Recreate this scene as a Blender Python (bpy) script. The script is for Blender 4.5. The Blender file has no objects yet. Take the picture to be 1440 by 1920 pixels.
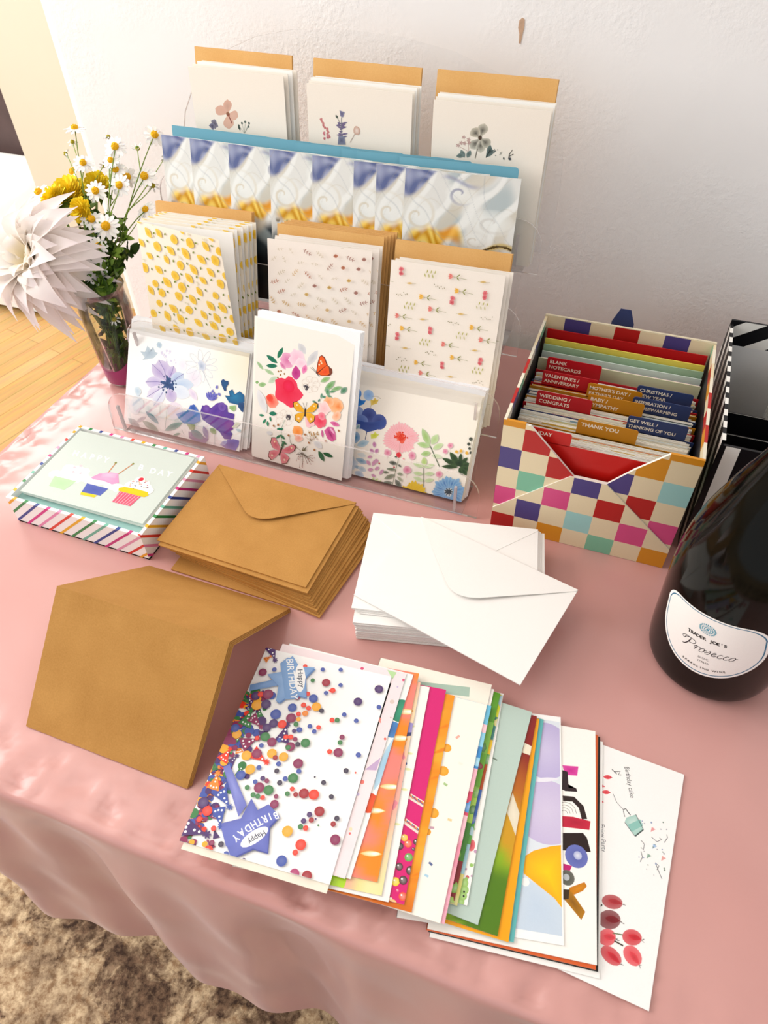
import bpy, bmesh, math, random
import numpy as np
from mathutils import Vector, Matrix

# ------------------------------------------------------------------ frame, camera, light, exposure
TZ = 0.74                       # height of the table top above the floor
scene = bpy.context.scene
F_PX, CAM = 1339.7, np.array([.0928, -.5733, .6192])
YAW, PIT, ROL = -.3766, .8075, -.0282
def cam_axes():
    f = np.array([math.sin(YAW)*math.cos(PIT), math.cos(YAW)*math.cos(PIT), -math.sin(PIT)])
    r = np.array([math.cos(YAW), -math.sin(YAW), 0.])
    u = np.cross(r, f)
    return math.cos(ROL)*r+math.sin(ROL)*u, -math.sin(ROL)*r+math.cos(ROL)*u, f
AR, AU, AF = cam_axes()
cd = bpy.data.cameras.new('camera'); cam = bpy.data.objects.new('camera', cd)
scene.collection.objects.link(cam); scene.camera = cam
cd.sensor_fit = 'HORIZONTAL'; cd.sensor_width = 36; cd.lens = F_PX/1440*36; cd.clip_start = .02
cd.dof.use_dof = True; cd.dof.focus_distance = .84; cd.dof.aperture_fstop = 22
cam.matrix_world = Matrix(((AR[0], AU[0], -AF[0], CAM[0]), (AR[1], AU[1], -AF[1], CAM[1]), (AR[2], AU[2], -AF[2], CAM[2]+TZ), (0, 0, 0, 1)))

scene.view_settings.view_transform = 'Standard'; scene.view_settings.look = 'None'
scene.view_settings.gamma = 1; scene.view_settings.use_curve_mapping = False
scene.view_settings.exposure = -0.05
world = bpy.data.worlds.new('world'); scene.world = world; world.use_nodes = True
wb = world.node_tree.nodes['Background']; wb.inputs[0].default_value = (.95, .975, 1.0, 1); wb.inputs[1].default_value = .70

def area(name, loc, target, sx, sy, power, col=(1, 1, 1)):
    d = bpy.data.lights.new(name, 'AREA'); d.shape = 'RECTANGLE'; d.size = sx; d.size_y = sy; d.energy = power; d.color = col
    o = bpy.data.objects.new(name, d); scene.collection.objects.link(o)
    o.location = (loc[0], loc[1], loc[2]+TZ)
    o.rotation_euler = (Vector(target)-Vector(loc)).to_track_quat('-Z', 'Y').to_euler()
    return o
area('window_light', (-2.3, -.55, 1.15), (-.2, -.1, 0), 1.6, 1.6, 56, (1, .995, .985))       # daylight from the window on the left
area('room_window_light', (1.5, -2.0, 1.7), (0, 0, 0), 1.6, 1.4, 13, (.97, .985, 1))          # weaker window behind the photographer
area('bedroom_window_light', (-2.4, 1.5, 1.35), (-1.9, .9, -.74), 1.0, 1.0, 36, (1, .99, .97))
area('added_sheen_light', (-.75, -.1, 1.72), (-.55, -.15, 0), .8, .8, 4, (1, .99, .98))               # unseen lamp added overhead for sheen on the cloth

# ------------------------------------------------------------------ helpers
ALL_TOP = []
def s2l(c):
    return tuple((x/12.92 if x <= .04045 else ((x+.055)/1.055)**2.4) for x in c)
def hx(h, a=1):
    if not isinstance(h, str): return h
    return s2l([int(h[i:i+2], 16)/255 for i in (0, 2, 4)])
def mixc(a, b, t):
    a, b = hx(a), hx(b); return tuple(a[i]*(1-t)+b[i]*t for i in range(3))

class MB:
    """collects polygons (with a colour per corner and a material slot) for ONE mesh object"""
    def __init__(s): s.v = []; s.f = []; s.c = []; s.m = []; s.sm = []
    def poly(s, pts, col, mat=0, smooth=False):
        b = len(s.v); s.v += [tuple(p) for p in pts]; s.f.append(tuple(range(b, b+len(pts))))
        if isinstance(col, list): s.c.append(col)
        else: s.c.append([hx(col)]*len(pts))
        s.m.append(mat); s.sm.append(smooth)
    def faces(s, verts, faces, col, mat=0, smooth=False):
        b = len(s.v); s.v += [tuple(p) for p in verts]; c = hx(col) if not callable(col) else None
        for f in faces:
            s.f.append(tuple(b+i for i in f)); s.c.append([c]*len(f) if c else [hx(col(verts[i])) for i in f]); s.m.append(mat); s.sm.append(smooth)
    def box(s, x0, y0, z0, x1, y1, z1, col, mat=0, M=None):
        V = [(x, y, z) for z in (z0, z1) for y in (y0, y1) for x in (x0, x1)]
        if M is not None: V = [tuple(M @ Vector(p)) for p in V]
        s.faces(V, [(0, 2, 3, 1), (4, 5, 7, 6), (0, 1, 5, 4), (2, 6, 7, 3), (0, 4, 6, 2), (1, 3, 7, 5)], col, mat)
    def prism(s, pts, axis, a, b, col, mat=0, emat=None, ecol=None):
        """closed 2D outline extruded along x / y / z from a to b"""
        def P(p, t): return {'x': (t, p[0], p[1]), 'y': (p[0], t, p[1]), 'z': (p[0], p[1], t)}[axis]
        n = len(pts); A = [P(p, a) for p in pts]; B = [P(p, b) for p in pts]
        s.poly(A[::-1], col, mat); s.poly(B, col, mat)
        for i in range(n):
            j = (i+1) % n; s.poly([A[i], A[j], B[j], B[i]], ecol or col, mat if emat is None else emat)
    def tube(s, pts, r, col, mat=0, n=6, smooth=True, r2=None):
        pts = [Vector(p) for p in pts]; rings = []
        prev = None
        for i, p in enumerate(pts):
            t = (pts[min(i+1, len(pts)-1)]-pts[max(i-1, 0)]).normalized()
            a = t.orthogonal().normalized() if prev is None else (prev-t*prev.dot(t)).normalized()
            prev = a; b = t.cross(a); rr = r if r2 is None else r+(r2-r)*i/(len(pts)-1)
            rings.append([p+(a*math.cos(2*math.pi*k/n)+b*math.sin(2*math.pi*k/n))*rr for k in range(n)])
        V = [q for R in rings for q in R]; Fc = []
        for i in range(len(pts)-1):
            for k in range(n):
                Fc.append((i*n+k, i*n+(k+1) % n, (i+1)*n+(k+1) % n, (i+1)*n+k))
        Fc.append(tuple(range(n))[::-1]); Fc.append(tuple((len(pts)-1)*n+k for k in range(n)))
        s.faces(V, Fc, col, mat, smooth)
    def lathe(s, prof, col, mat=0, n=48, c=(0, 0), smooth=True):
        V = []; Fc = []
        for r, z in prof:
            V += [(c[0]+r*math.cos(2*math.pi*k/n), c[1]+r*math.sin(2*math.pi*k/n), z) for k in range(n)]
        for i in range(len(prof)-1):
            for k in range(n):
                Fc.append((i*n+k, i*n+(k+1) % n, (i+1)*n+(k+1) % n, (i+1)*n+k))
        s.faces(V, Fc, col, mat, smooth)
    def blobby(s, c, r, col, mat=0, sq=(1, 1, 1), n=8, M=None):
        V = []; Fc = []; m = n//2+1
        for i in range(m+1):
            ph = math.pi*i/m-math.pi/2
            for k in range(n):
                t = 2*math.pi*k/n; p = Vector((r*sq[0]*math.cos(ph)*math.cos(t), r*sq[1]*math.cos(ph)*math.sin(t), r*sq[2]*math.sin(ph)))
                if M is not None: p = M @ p
                V.append(tuple(p+Vector(c)))
        for i in range(m):
            for k in range(n): Fc.append((i*n+k, i*n+(k+1) % n, (i+1)*n+(k+1) % n, (i+1)*n+k))
        s.faces(V, Fc, col, mat, True)
    def mesh(s, name, mats):
        me = bpy.data.meshes.new(name); me.from_pydata(s.v, [], s.f)
        a = me.color_attributes.new('Col', 'FLOAT_COLOR', 'CORNER')
        fl = []
        for cc in s.c:
            for q in cc: fl += [q[0], q[1], q[2], 1.0]
        a.data.foreach_set('color', fl)
        for m in mats: me.materials.append(m)
        me.polygons.foreach_set('material_index', s.m); me.polygons.foreach_set('use_smooth', s.sm)
        me.update(); return me
    def build(s, name, mats, parent=None, M=None):
        if not isinstance(mats, (list, tuple)): mats = [mats]
        o = bpy.data.objects.new(name, s.mesh(name, mats)); scene.collection.objects.link(o)
        if parent is not None: o.parent = parent
        else: ALL_TOP.append(o)
        if M is not None: o.matrix_basis = M
        return o
def tag(o, label, cat, group=None, kind=None):
    if label: o['label'] = label
    if cat: o['category'] = cat
    if group: o['group'] = group
    if kind: o['kind'] = kind
    return o
def struct(o): o['kind'] = 'structure'; return o
def empty(name, M=None):
    o = bpy.data.objects.new(name, None); scene.collection.objects.link(o); o.empty_display_size = .02
    if M is not None: o.matrix_basis = M
    ALL_TOP.append(o); return o
def copy_tree(o, parent=None):
    c = o.copy(); scene.collection.objects.link(c)
    if parent is None: ALL_TOP.append(c)
    else: c.parent = parent; c.matrix_parent_inverse = Matrix()
    for k in ('label', 'group'):
        if k in c and parent is None: del c[k]
    for ch in [x for x in list(bpy.data.objects) if x.parent == o and x is not c]: copy_tree(ch, c)
    return c

# ------------------------------------------------------------------ materials
def nodes(m):
    m.use_nodes = True; nt = m.node_tree; return nt, nt.nodes['Principled BSDF']
def N(nt, t, **k):
    n = nt.nodes.new(t)
    for a, b in k.items():
        if a.startswith('i_'): n.inputs[a[2:].replace('_', ' ')].default_value = b
        else: setattr(n, a, b)
    return n
def print_mat(name, rough=.5, spec=.4, coat=0, fibre=.03, bump=.0):
    m = bpy.data.materials.new(name); nt, p = nodes(m)
    a = N(nt, 'ShaderNodeVertexColor', layer_name='Col'); tc = N(nt, 'ShaderNodeTexCoord')
    no = N(nt, 'ShaderNodeTexNoise', i_Scale=900., i_Detail=3.)
    nt.links.new(tc.outputs['Object'], no.inputs['Vector'])
    mr = N(nt, 'ShaderNodeMapRange'); mr.inputs[3].default_value = 1-fibre; mr.inputs[4].default_value = 1+fibre
    mx = N(nt, 'ShaderNodeVectorMath', operation='SCALE')
    nt.links.new(no.outputs['Fac'], mr.inputs[0]); nt.links.new(a.outputs['Color'], mx.inputs[0]); nt.links.new(mr.outputs[0], mx.inputs['Scale'])
    nt.links.new(mx.outputs[0], p.inputs['Base Color'])
    p.inputs['Roughness'].default_value = rough; p.inputs['Specular IOR Level'].default_value = spec; p.inputs['Coat Weight'].default_value = coat; p.inputs['Coat Roughness'].default_value = .15
    if bump:
        b = N(nt, 'ShaderNodeBump', i_Strength=bump, i_Distance=.0004); nt.links.new(no.outputs['Fac'], b.inputs['Height']); nt.links.new(b.outputs[0], p.inputs['Normal'])
    return m
PAPER = print_mat('printed_paper', .6, .3)
GLOSSY = print_mat('glossy_card', .32, .45)
BOXP = print_mat('laminated_board', .4, .4)
PETAL = print_mat('petal', .7, .2, fibre=.05)
PETAL_T = print_mat('dahlia_petal', .65, .2, fibre=.03)
nt_, p_ = PETAL_T.node_tree, PETAL_T.node_tree.nodes['Principled BSDF']
tr_ = N(nt_, 'ShaderNodeBsdfTranslucent'); tr_.inputs[0].default_value = (*hx('fff6ee'), 1); mx_ = N(nt_, 'ShaderNodeMixShader'); mx_.inputs[0].default_value = .38
nt_.links.new(p_.outputs[0], mx_.inputs[1]); nt_.links.new(tr_.outputs[0], mx_.inputs[2]); nt_.links.new(mx_.outputs[0], nt_.nodes['Material Output'].inputs[0])
LEAF = print_mat('leaf', .5, .3, fibre=.2)
PETAL.node_tree.nodes['Principled BSDF'].inputs['Subsurface Weight'].default_value = .35
PETAL.node_tree.nodes['Principled BSDF'].inputs['Subsurface Radius'].default_value = (.004, .003, .002)

def kraft_mat(name='kraft_paper', c0='ae7c3c', c1='c69350'):
    m = bpy.data.materials.new(name); nt, p = nodes(m); tc = N(nt, 'ShaderNodeTexCoord')
    n1 = N(nt, 'ShaderNodeTexNoise', i_Scale=700., i_Detail=4.); n2 = N(nt, 'ShaderNodeTexNoise', i_Scale=22., i_Detail=3.)
    nt.links.new(tc.outputs['Object'], n1.inputs[0]); nt.links.new(tc.outputs['Object'], n2.inputs[0])
    r = N(nt, 'ShaderNodeValToRGB'); r.color_ramp.elements[0].position = .3; r.color_ramp.elements[1].position = .72
    r.color_ramp.elements[0].color = (*hx(c0), 1); r.color_ramp.elements[1].color = (*hx(c1), 1)
    mx = N(nt, 'ShaderNodeMath', operation='MULTIPLY_ADD'); mx.inputs[1].default_value = .45
    m2 = N(nt, 'ShaderNodeMath', operation='MULTIPLY'); m2.inputs[1].default_value = .55
    nt.links.new(n2.outputs[0], m2.inputs[0]); nt.links.new(n1.outputs[0], mx.inputs[0]); nt.links.new(m2.outputs[0], mx.inputs[2])
    nt.links.new(mx.outputs[0], r.inputs[0]); nt.links.new(r.outputs[0], p.inputs['Base Color']); p.inputs['Roughness'].default_value = .75; p.inputs['Specular IOR Level'].default_value = .25
    return m
KRAFT = kraft_mat(); KRAFT_LIT = kraft_mat('lit_kraft_paper', 'dba864', 'e8ba78')  # second kraft is a paler copy, stronger light at the rack put into its colour

def simple(name, col, rough=.5, scale=60., amt=.06, spec=.5, **kw):
    m = bpy.data.materials.new(name); nt, p = nodes(m); tc = N(nt, 'ShaderNodeTexCoord'); no = N(nt, 'ShaderNodeTexNoise', i_Scale=scale, i_Detail=4.)
    nt.links.new(tc.outputs['Object'], no.inputs[0]); r = N(nt, 'ShaderNodeValToRGB'); c = hx(col)
    r.color_ramp.elements[0].position = .3; r.color_ramp.elements[1].position = .7
    r.color_ramp.elements[0].color = (*[x*(1-amt) for x in c], 1); r.color_ramp.elements[1].color = (*[min(1, x*(1+amt)) for x in c], 1)
    nt.links.new(no.outputs[0], r.inputs[0]); nt.links.new(r.outputs[0], p.inputs['Base Color'])
    p.inputs['Roughness'].default_value = rough; p.inputs['Specular IOR Level'].default_value = spec
    for k, v in kw.items(): p.inputs[k.replace('_', ' ')].default_value = v
    return m

def wall_mat():
    m = simple('painted_plaster', 'f8f7f6', .7, 6., .012); nt = m.node_tree; p = nt.nodes['Principled BSDF']; tc = N(nt, 'ShaderNodeTexCoord')
    a = N(nt, 'ShaderNodeTexNoise', i_Scale=190., i_Detail=3., i_Roughness=.55); b = N(nt, 'ShaderNodeTexNoise', i_Scale=9., i_Detail=2.)
    mr = N(nt, 'ShaderNodeMapRange'); mr.inputs[1].default_value = .35; mr.inputs[2].default_value = .65
    mu = N(nt, 'ShaderNodeMath', operation='MULTIPLY'); bp = N(nt, 'ShaderNodeBump', i_Strength=.6, i_Distance=.0018)
    nt.links.new(tc.outputs['Object'], a.inputs[0]); nt.links.new(tc.outputs['Object'], b.inputs[0]); nt.links.new(b.outputs[0], mr.inputs[0])
    nt.links.new(a.outputs[0], mu.inputs[0]); nt.links.new(mr.outputs[0], mu.inputs[1]); nt.links.new(mu.outputs[0], bp.inputs['Height']); nt.links.new(bp.outputs[0], p.inputs['Normal'])
    return m
def acrylic(name, tint, gl, opac, ecol=(1, 1, 1)):
    m = bpy.data.materials.new(name); nt, p = nodes(m); out = nt.nodes['Material Output']
    t = N(nt, 'ShaderNodeBsdfTransparent'); t.inputs[0].default_value = (*tint, 1)
    g = N(nt, 'ShaderNodeBsdfGlossy'); g.inputs['Roughness'].default_value = .06; g.inputs[0].default_value = (1, 1, 1, 1)
    fr = N(nt, 'ShaderNodeFresnel', i_IOR=1.35); no = N(nt, 'ShaderNodeTexNoise', i_Scale=12.)
    mr = N(nt, 'ShaderNodeMapRange'); mr.inputs[3].default_value = gl*.7; mr.inputs[4].default_value = gl*1.3
    mm = N(nt, 'ShaderNodeMath', operation='MULTIPLY')
    nt.links.new(no.outputs[0], mr.inputs[0]); nt.links.new(fr.outputs[0], mm.inputs[0]); nt.links.new(mr.outputs[0], mm.inputs[1])
    mx = N(nt, 'ShaderNodeMixShader'); nt.links.new(mm.outputs[0], mx.inputs[0]); nt.links.new(t.outputs[0], mx.inputs[1]); nt.links.new(g.outputs[0], mx.inputs[2])
    if opac:
        p.inputs['Base Color'].default_value = (*ecol, 1); p.inputs['Roughness'].default_value = .15
        m2 = N(nt, 'ShaderNodeMixShader'); m2.inputs[0].default_value = opac
        nt.links.new(mx.outputs[0], m2.inputs[1]); nt.links.new(p.outputs[0], m2.inputs[2]); nt.links.new(m2.outputs[0], out.inputs[0])
    else: nt.links.new(mx.outputs[0], out.inputs[0])
    return m
ACR = acrylic('clear_acrylic', (.99, .99, .99), .45, 0)
ACE = acrylic('acrylic_edge', (.90, .88, .88), 1.2, .34, (.86, .80, .79))

# ------------------------------------------------------------------ printed artwork (flat shapes on a card's face)
_TXT = {}
def text_mesh(s, bold=0.0, shear=0.0):
    k = (s, bold, shear)
    if k not in _TXT:
        c = bpy.data.curves.new('t', 'FONT'); c.body = s; c.size = 1; c.offset = bold; c.shear = shear; c.resolution_u = 3; c.align_x = 'CENTER'
        o = bpy.data.objects.new('t', c); scene.collection.objects.link(o); dg = bpy.context.evaluated_depsgraph_get(); dg.update()
        me = bpy.data.meshes.new_from_object(o.evaluated_get(dg)); me.calc_loop_triangles()
        V = [(v.co.x, v.co.y) for v in me.vertices]; T = [tuple(t.vertices) for t in me.loop_triangles]
        bpy.data.objects.remove(o); bpy.data.curves.remove(c); bpy.data.meshes.remove(me); _TXT[k] = (V, T)
    return _TXT[k]
def clip(poly, x0, y0, x1, y1):
    """poly: list of (x, y, (r,g,b))"""
    for ax, lim, sg in ((0, x0, 1), (0, x1, -1), (1, y0, 1), (1, y1, -1)):
        if not poly: return poly
        out = []
        for i in range(len(poly)):
            a, b = poly[i-1], poly[i]; da, db = (a[ax]-lim)*sg, (b[ax]-lim)*sg
            if (da >= 0) != (db >= 0):
                t = da/(da-db); out.append((a[0]+t*(b[0]-a[0]), a[1]+t*(b[1]-a[1]), tuple(a[2][j]+t*(b[2][j]-a[2][j]) for j in range(3))))
            if db >= 0: out.append(b)
        poly = out
    return poly
class Ink:
    """draws on the plane z of a card w x h whose frame is M; crop() lets shapes be read off the photograph, flattened onto the card's own plane"""
    def __init__(s, mb, M, w, h, z, dz=5e-6, mat=0, rect=None, mapf=None):
        s.mb = mb; s.w = w; s.h = h; s.z = z+2e-5; s.dz = dz; s.mat = mat; s.M = np.array(M) if M is not None else None
        s.rect = rect or (0, 0, w, h); s.k = None; s.mapf = mapf
    def crop(s, ox, oy, sc): s.k = (ox, oy, sc); return s
    def local(s): s.k = None; return s
    def pt(s, u, v):
        if s.k is None: return u, v
        px, py = s.k[0]+u/s.k[2], s.k[1]+v/s.k[2]
        d = AF+AR*(px-720)/F_PX-AU*(py-960)/F_PX
        O = s.M[:3, 3]; n = s.M[:3, 2]; O2 = O+n*s.z
        t = ((O2-CAM)@n)/(d@n); q = CAM+t*d-O
        return q@s.M[:3, 0], q@s.M[:3, 1]
    def mpp(s, u, v):
        if s.k is None: return 1.
        a = s.pt(u-4, v); b = s.pt(u+4, v); return math.hypot(a[0]-b[0], a[1]-b[1])/8
    def emit(s, P):
        P = clip(P, *s.rect)
        if len(P) >= 3:
            pts = [(p[0], p[1], s.z) for p in P]
            A = sum(pts[i-1][0]*pts[i][1]-pts[i][0]*pts[i-1][1] for i in range(len(pts)))
            if abs(A) < 1e-12: return
            if A < 0: P = P[::-1]; pts = pts[::-1]
            s.mb.poly(pts, [p[2] for p in P], s.mat)
    def fan(s, c, ring, col, ecol):
        c0, c1 = hx(col), hx(ecol)
        n = len(ring)
        for i in range(n):
            a, b = ring[i], ring[(i+1) % n]; s.emit([(c[0], c[1], c0), (a[0], a[1], c1), (b[0], b[1], c1)])
        s.z += s.dz
    def blob(s, u, v, r, col, ecol=None, n=12, jit=0, asp=1, rot=0, rnd=random, lob=0):
        c = s.pt(u, v); R = r*s.mpp(u, v); ring = []
        for i in range(n):
            a = 2*math.pi*i/n; rr = R*(1+rnd.uniform(-jit, jit)+(.12*math.cos(lob*a) if lob else 0)); x, y = rr*math.cos(a)*asp, rr*math.sin(a)
            ring.append((c[0]+x*math.cos(rot)-y*math.sin(rot), c[1]+x*math.sin(rot)+y*math.cos(rot)))
        s.fan(c, ring, col, ecol or col)
    def poly(s, P, col, ecol=None):
        P = [s.pt(*p) for p in P]; c = (sum(p[0] for p in P)/len(P), sum(p[1] for p in P)/len(P)); s.fan(c, P, col, ecol or col)
    def rectf(s, x0, y0, x1, y1, col): s.poly([(x0, y0), (x1, y0), (x1, y1), (x0, y1)], col)
    def leaf(s, a, b, wd, col, ecol=None, base=.0, n=7, peak=.5):
        dx, dy = b[0]-a[0], b[1]-a[1]; L = math.hypot(dx, dy) or 1; nx, ny = -dy/L, dx/L; R1, R2 = [], []
        for i in range(n+1):
            t = i/n; tt = t**(math.log(.5)/math.log(peak)); w = wd*.5*max(math.sin(math.pi*tt), 0)**.8
            if i == 0: w = max(w, base*.5)
            R1.append((a[0]+dx*t+nx*w, a[1]+dy*t+ny*w)); R2.append((a[0]+dx*t-nx*w, a[1]+dy*t-ny*w))
        s.poly(R1+R2[::-1], col, ecol)
    def line(s, P, wd, col, wd2=None):
        q = [s.pt(*p) for p in P]; m = s.mpp(*P[0])*.5; c = hx(col); n = len(q)
        L, R = [], []
        for i in range(n):
            a, b = q[max(i-1, 0)], q[min(i+1, n-1)]; dx, dy = b[0]-a[0], b[1]-a[1]; l = math.hypot(dx, dy) or 1
            w = m*(wd if wd2 is None else wd+(wd2-wd)*i/(n-1)); L.append((q[i][0]-dy/l*w, q[i][1]+dx/l*w, c)); R.append((q[i][0]+dy/l*w, q[i][1]-dx/l*w, c))
        for i in range(n-1): s.emit([L[i], R[i], R[i+1], L[i+1]])
        s.z += s.dz
    def text(s, st, u, v, size, ang, col, bold=.0, shear=0., sx=1., persp=None):
        """ang: baseline direction in the space being drawn in; y of a crop runs down"""
        V, T = text_mesh(st, bold, shear); sg = -1 if s.k is not None else 1
        ca, sa = math.cos(math.radians(ang)), math.sin(math.radians(ang)); c = hx(col)
        up = persp or ((sa, -ca) if sg < 0 else (-sa, ca))
        Q = []
        for x, y in V:
            x, y = x*size*sx, y*size; Q.append(s.pt(u+x*ca+y*up[0], v+x*sa+y*up[1]))
        for t in T: s.emit([(Q[i][0], Q[i][1], c) for i in t])
        s.z += s.dz
    def grid(s, nx, ny, fn, x0=None, y0=None, x1=None, y1=None):
        x0, y0, x1, y1 = (x0 if x0 is not None else s.rect[0]), (y0 if y0 is not None else s.rect[1]), (x1 if x1 is not None else s.rect[2]), (y1 if y1 is not None else s.rect[3])
        b = len(s.mb.v); C = []
        for j in range(ny+1):
            for i in range(nx+1):
                s.mb.v.append((x0+(x1-x0)*i/nx, y0+(y1-y0)*j/ny, s.z)); C.append(fn(i/nx, j/ny))
        for j in range(ny):
            for i in range(nx):
                q = (j*(nx+1)+i, j*(nx+1)+i+1, (j+1)*(nx+1)+i+1, (j+1)*(nx+1)+i)
                s.mb.f.append(tuple(b+k for k in q)); s.mb.c.append([C[k] for k in q]); s.mb.m.append(s.mat); s.mb.sm.append(False)
        s.z += s.dz

def frame_up(x, y, z, ang, th):
    """a card standing: local x along its foot, local y up its face, local z towards the viewer"""
    c, s_ = math.cos(ang), math.sin(ang); u = Vector((c, s_, 0)); nn = Vector((-s_, c, 0)); up = Vector((0, 0, 1))*math.cos(th)+nn*math.sin(th); n = u.cross(up)
    return Matrix(((u.x, up.x, n.x, x), (u.y, up.y, n.y, y), (u.z, up.z, n.z, z), (0, 0, 0, 1)))
def frame_flat(x, y, z, ang):
    c, s_ = math.cos(ang), math.sin(ang); return Matrix(((c, -s_, 0, x), (s_, c, 0, y), (0, 0, 1, z), (0, 0, 0, 1)))
def unproj_z(px, py, z):
    d = AF+AR*(px-720)/F_PX-AU*(py-960)/F_PX; t = (z-CAM[2])/d[2]; return CAM+t*d
def unproj_y(px, py, y):
    d = AF+AR*(px-720)/F_PX-AU*(py-960)/F_PX; t = (y-CAM[1])/d[1]; return CAM+t*d

def card_mb(w, h, col='f6f3ec', th=.0009, open_=0, edge=None, inner='fbfaf6', fold='left'):
    """folded greeting card: back leaf, front cover and the fold between them"""
    mb = MB(); lt = th*.36; e = edge or col
    mb.box(0, 0, 0, w, h, lt, inner)
    ca, sa = math.cos(open_), math.sin(open_)
    def R(x, z): return (x*ca-(z-lt)*sa*0, lt+(z-lt)+x*sa)
    z0, z1 = th-lt, th
    V = []
    for z in (z0, z1):
        for y in (0, h):
            for x in (0, w):
                xx, zz = (x*ca, z+x*sa); V.append((xx, y, zz))
    mb.faces(V, [(0, 2, 3, 1), (4, 5, 7, 6), (0, 1, 5, 4), (2, 6, 7, 3), (0, 4, 6, 2), (1, 3, 7, 5)], col)
    mb.box(-.0002, 0, 0, 0, h, th, e)
    return mb
def cover_matrix(open_):
    return Matrix.Rotation(-open_, 4, 'Y')

# ------------------------------------------------------------------ the room
WALL = wall_mat(); YW = .392
mb = MB(); mb.box(-.775, YW, -.74, 2.2, YW+.12, 1.9, 'f4f2ef')
struct(mb.build('wall_back', WALL))
# rounded white end of the wall
mb = MB(); pr = [(-.775+.0, YW)]
pts = [(-.775-.022*math.sin(a*math.pi/16)+0, YW+.022-.022*math.cos(a*math.pi/16)) for a in range(9)]+[(-.797, YW+.12), (-.775, YW+.12)]
mb.prism(pts, 'z', -.74, 1.9, 'ffffff'); struct(mb.build('trim_wall_end', simple('white_corner_paint', 'fbfbf8', .5, 5, .01)))
CREAM = simple('cream_paint', 'ece4d2', .7, 4, .015)
mb = MB(); mb.box(-1.867, 1.3, -.74, .4, 1.38, 1.9, 'eee2c8'); struct(mb.build('wall_bedroom', CREAM))
mb = MB(); mb.box(-5.2, 3.6, -.74, .4, 3.7, 1.9, 'eee2c8'); struct(mb.build('wall_far', CREAM))
mb = MB(); mb.box(-5.3, -3.2, -.74, -5.2, 3.7, 1.9, 'eee2c8'); struct(mb.build('wall_left', WALL))

def floor_mat():
    m = bpy.data.materials.new('oak_strip_floor'); nt, p = nodes(m); tc = N(nt, 'ShaderNodeTexCoord'); mp = N(nt, 'ShaderNodeMapping')
    mp.inputs['Rotation'].default_value = (0, 0, math.radians(-77))
    br = N(nt, 'ShaderNodeTexBrick'); br.offset = .37; br.inputs['Scale'].default_value = 1.; br.inputs['Brick Width'].default_value = .9; br.inputs['Row Height'].default_value = .058; br.inputs['Mortar Size'].default_value = .0012
    br.inputs['Color1'].default_value = (*hx('e9bd7c'), 1); br.inputs['Color2'].default_value = (*hx('dfae66'), 1); br.inputs['Mortar'].default_value = (*hx('b98545'), 1)
    n1 = N(nt, 'ShaderNodeTexNoise', i_Scale=6., i_Detail=5.); m2 = N(nt, 'ShaderNodeMapping'); m2.inputs['Scale'].default_value = (1, 14, 1)
    mx = N(nt, 'ShaderNodeMix', data_type='RGBA', blend_type='MULTIPLY'); mx.inputs[0].default_value = .5
    nt.links.new(tc.outputs['Object'], mp.inputs[0]); nt.links.new(mp.outputs[0], br.inputs[0]); nt.links.new(mp.outputs[0], m2.inputs[0]); nt.links.new(m2.outputs[0], n1.inputs[0])
    nt.links.new(br.outputs[0], mx.inputs[6]); nt.links.new(n1.outputs[1], mx.inputs[7]); nt.links.new(mx.outputs[2], p.inputs['Base Color'])
    nt.links.new(br.outputs[0], mx.inputs[6]); p.inputs['Roughness'].default_value = .35
    return m
mb = MB(); mb.box(-5.2, -3.2, -.76, 2.2, 3.6, -.74, 'e0a050'); struct(mb.build('floor', floor_mat()))
mb = MB(); mb.box(-5.3, -3.2, 1.9, 2.2, 3.7, 1.95, 'ffffff'); struct(mb.build('ceiling', simple('ceiling_paint', 'f5f3ee', .8, 5, .01)))

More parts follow.
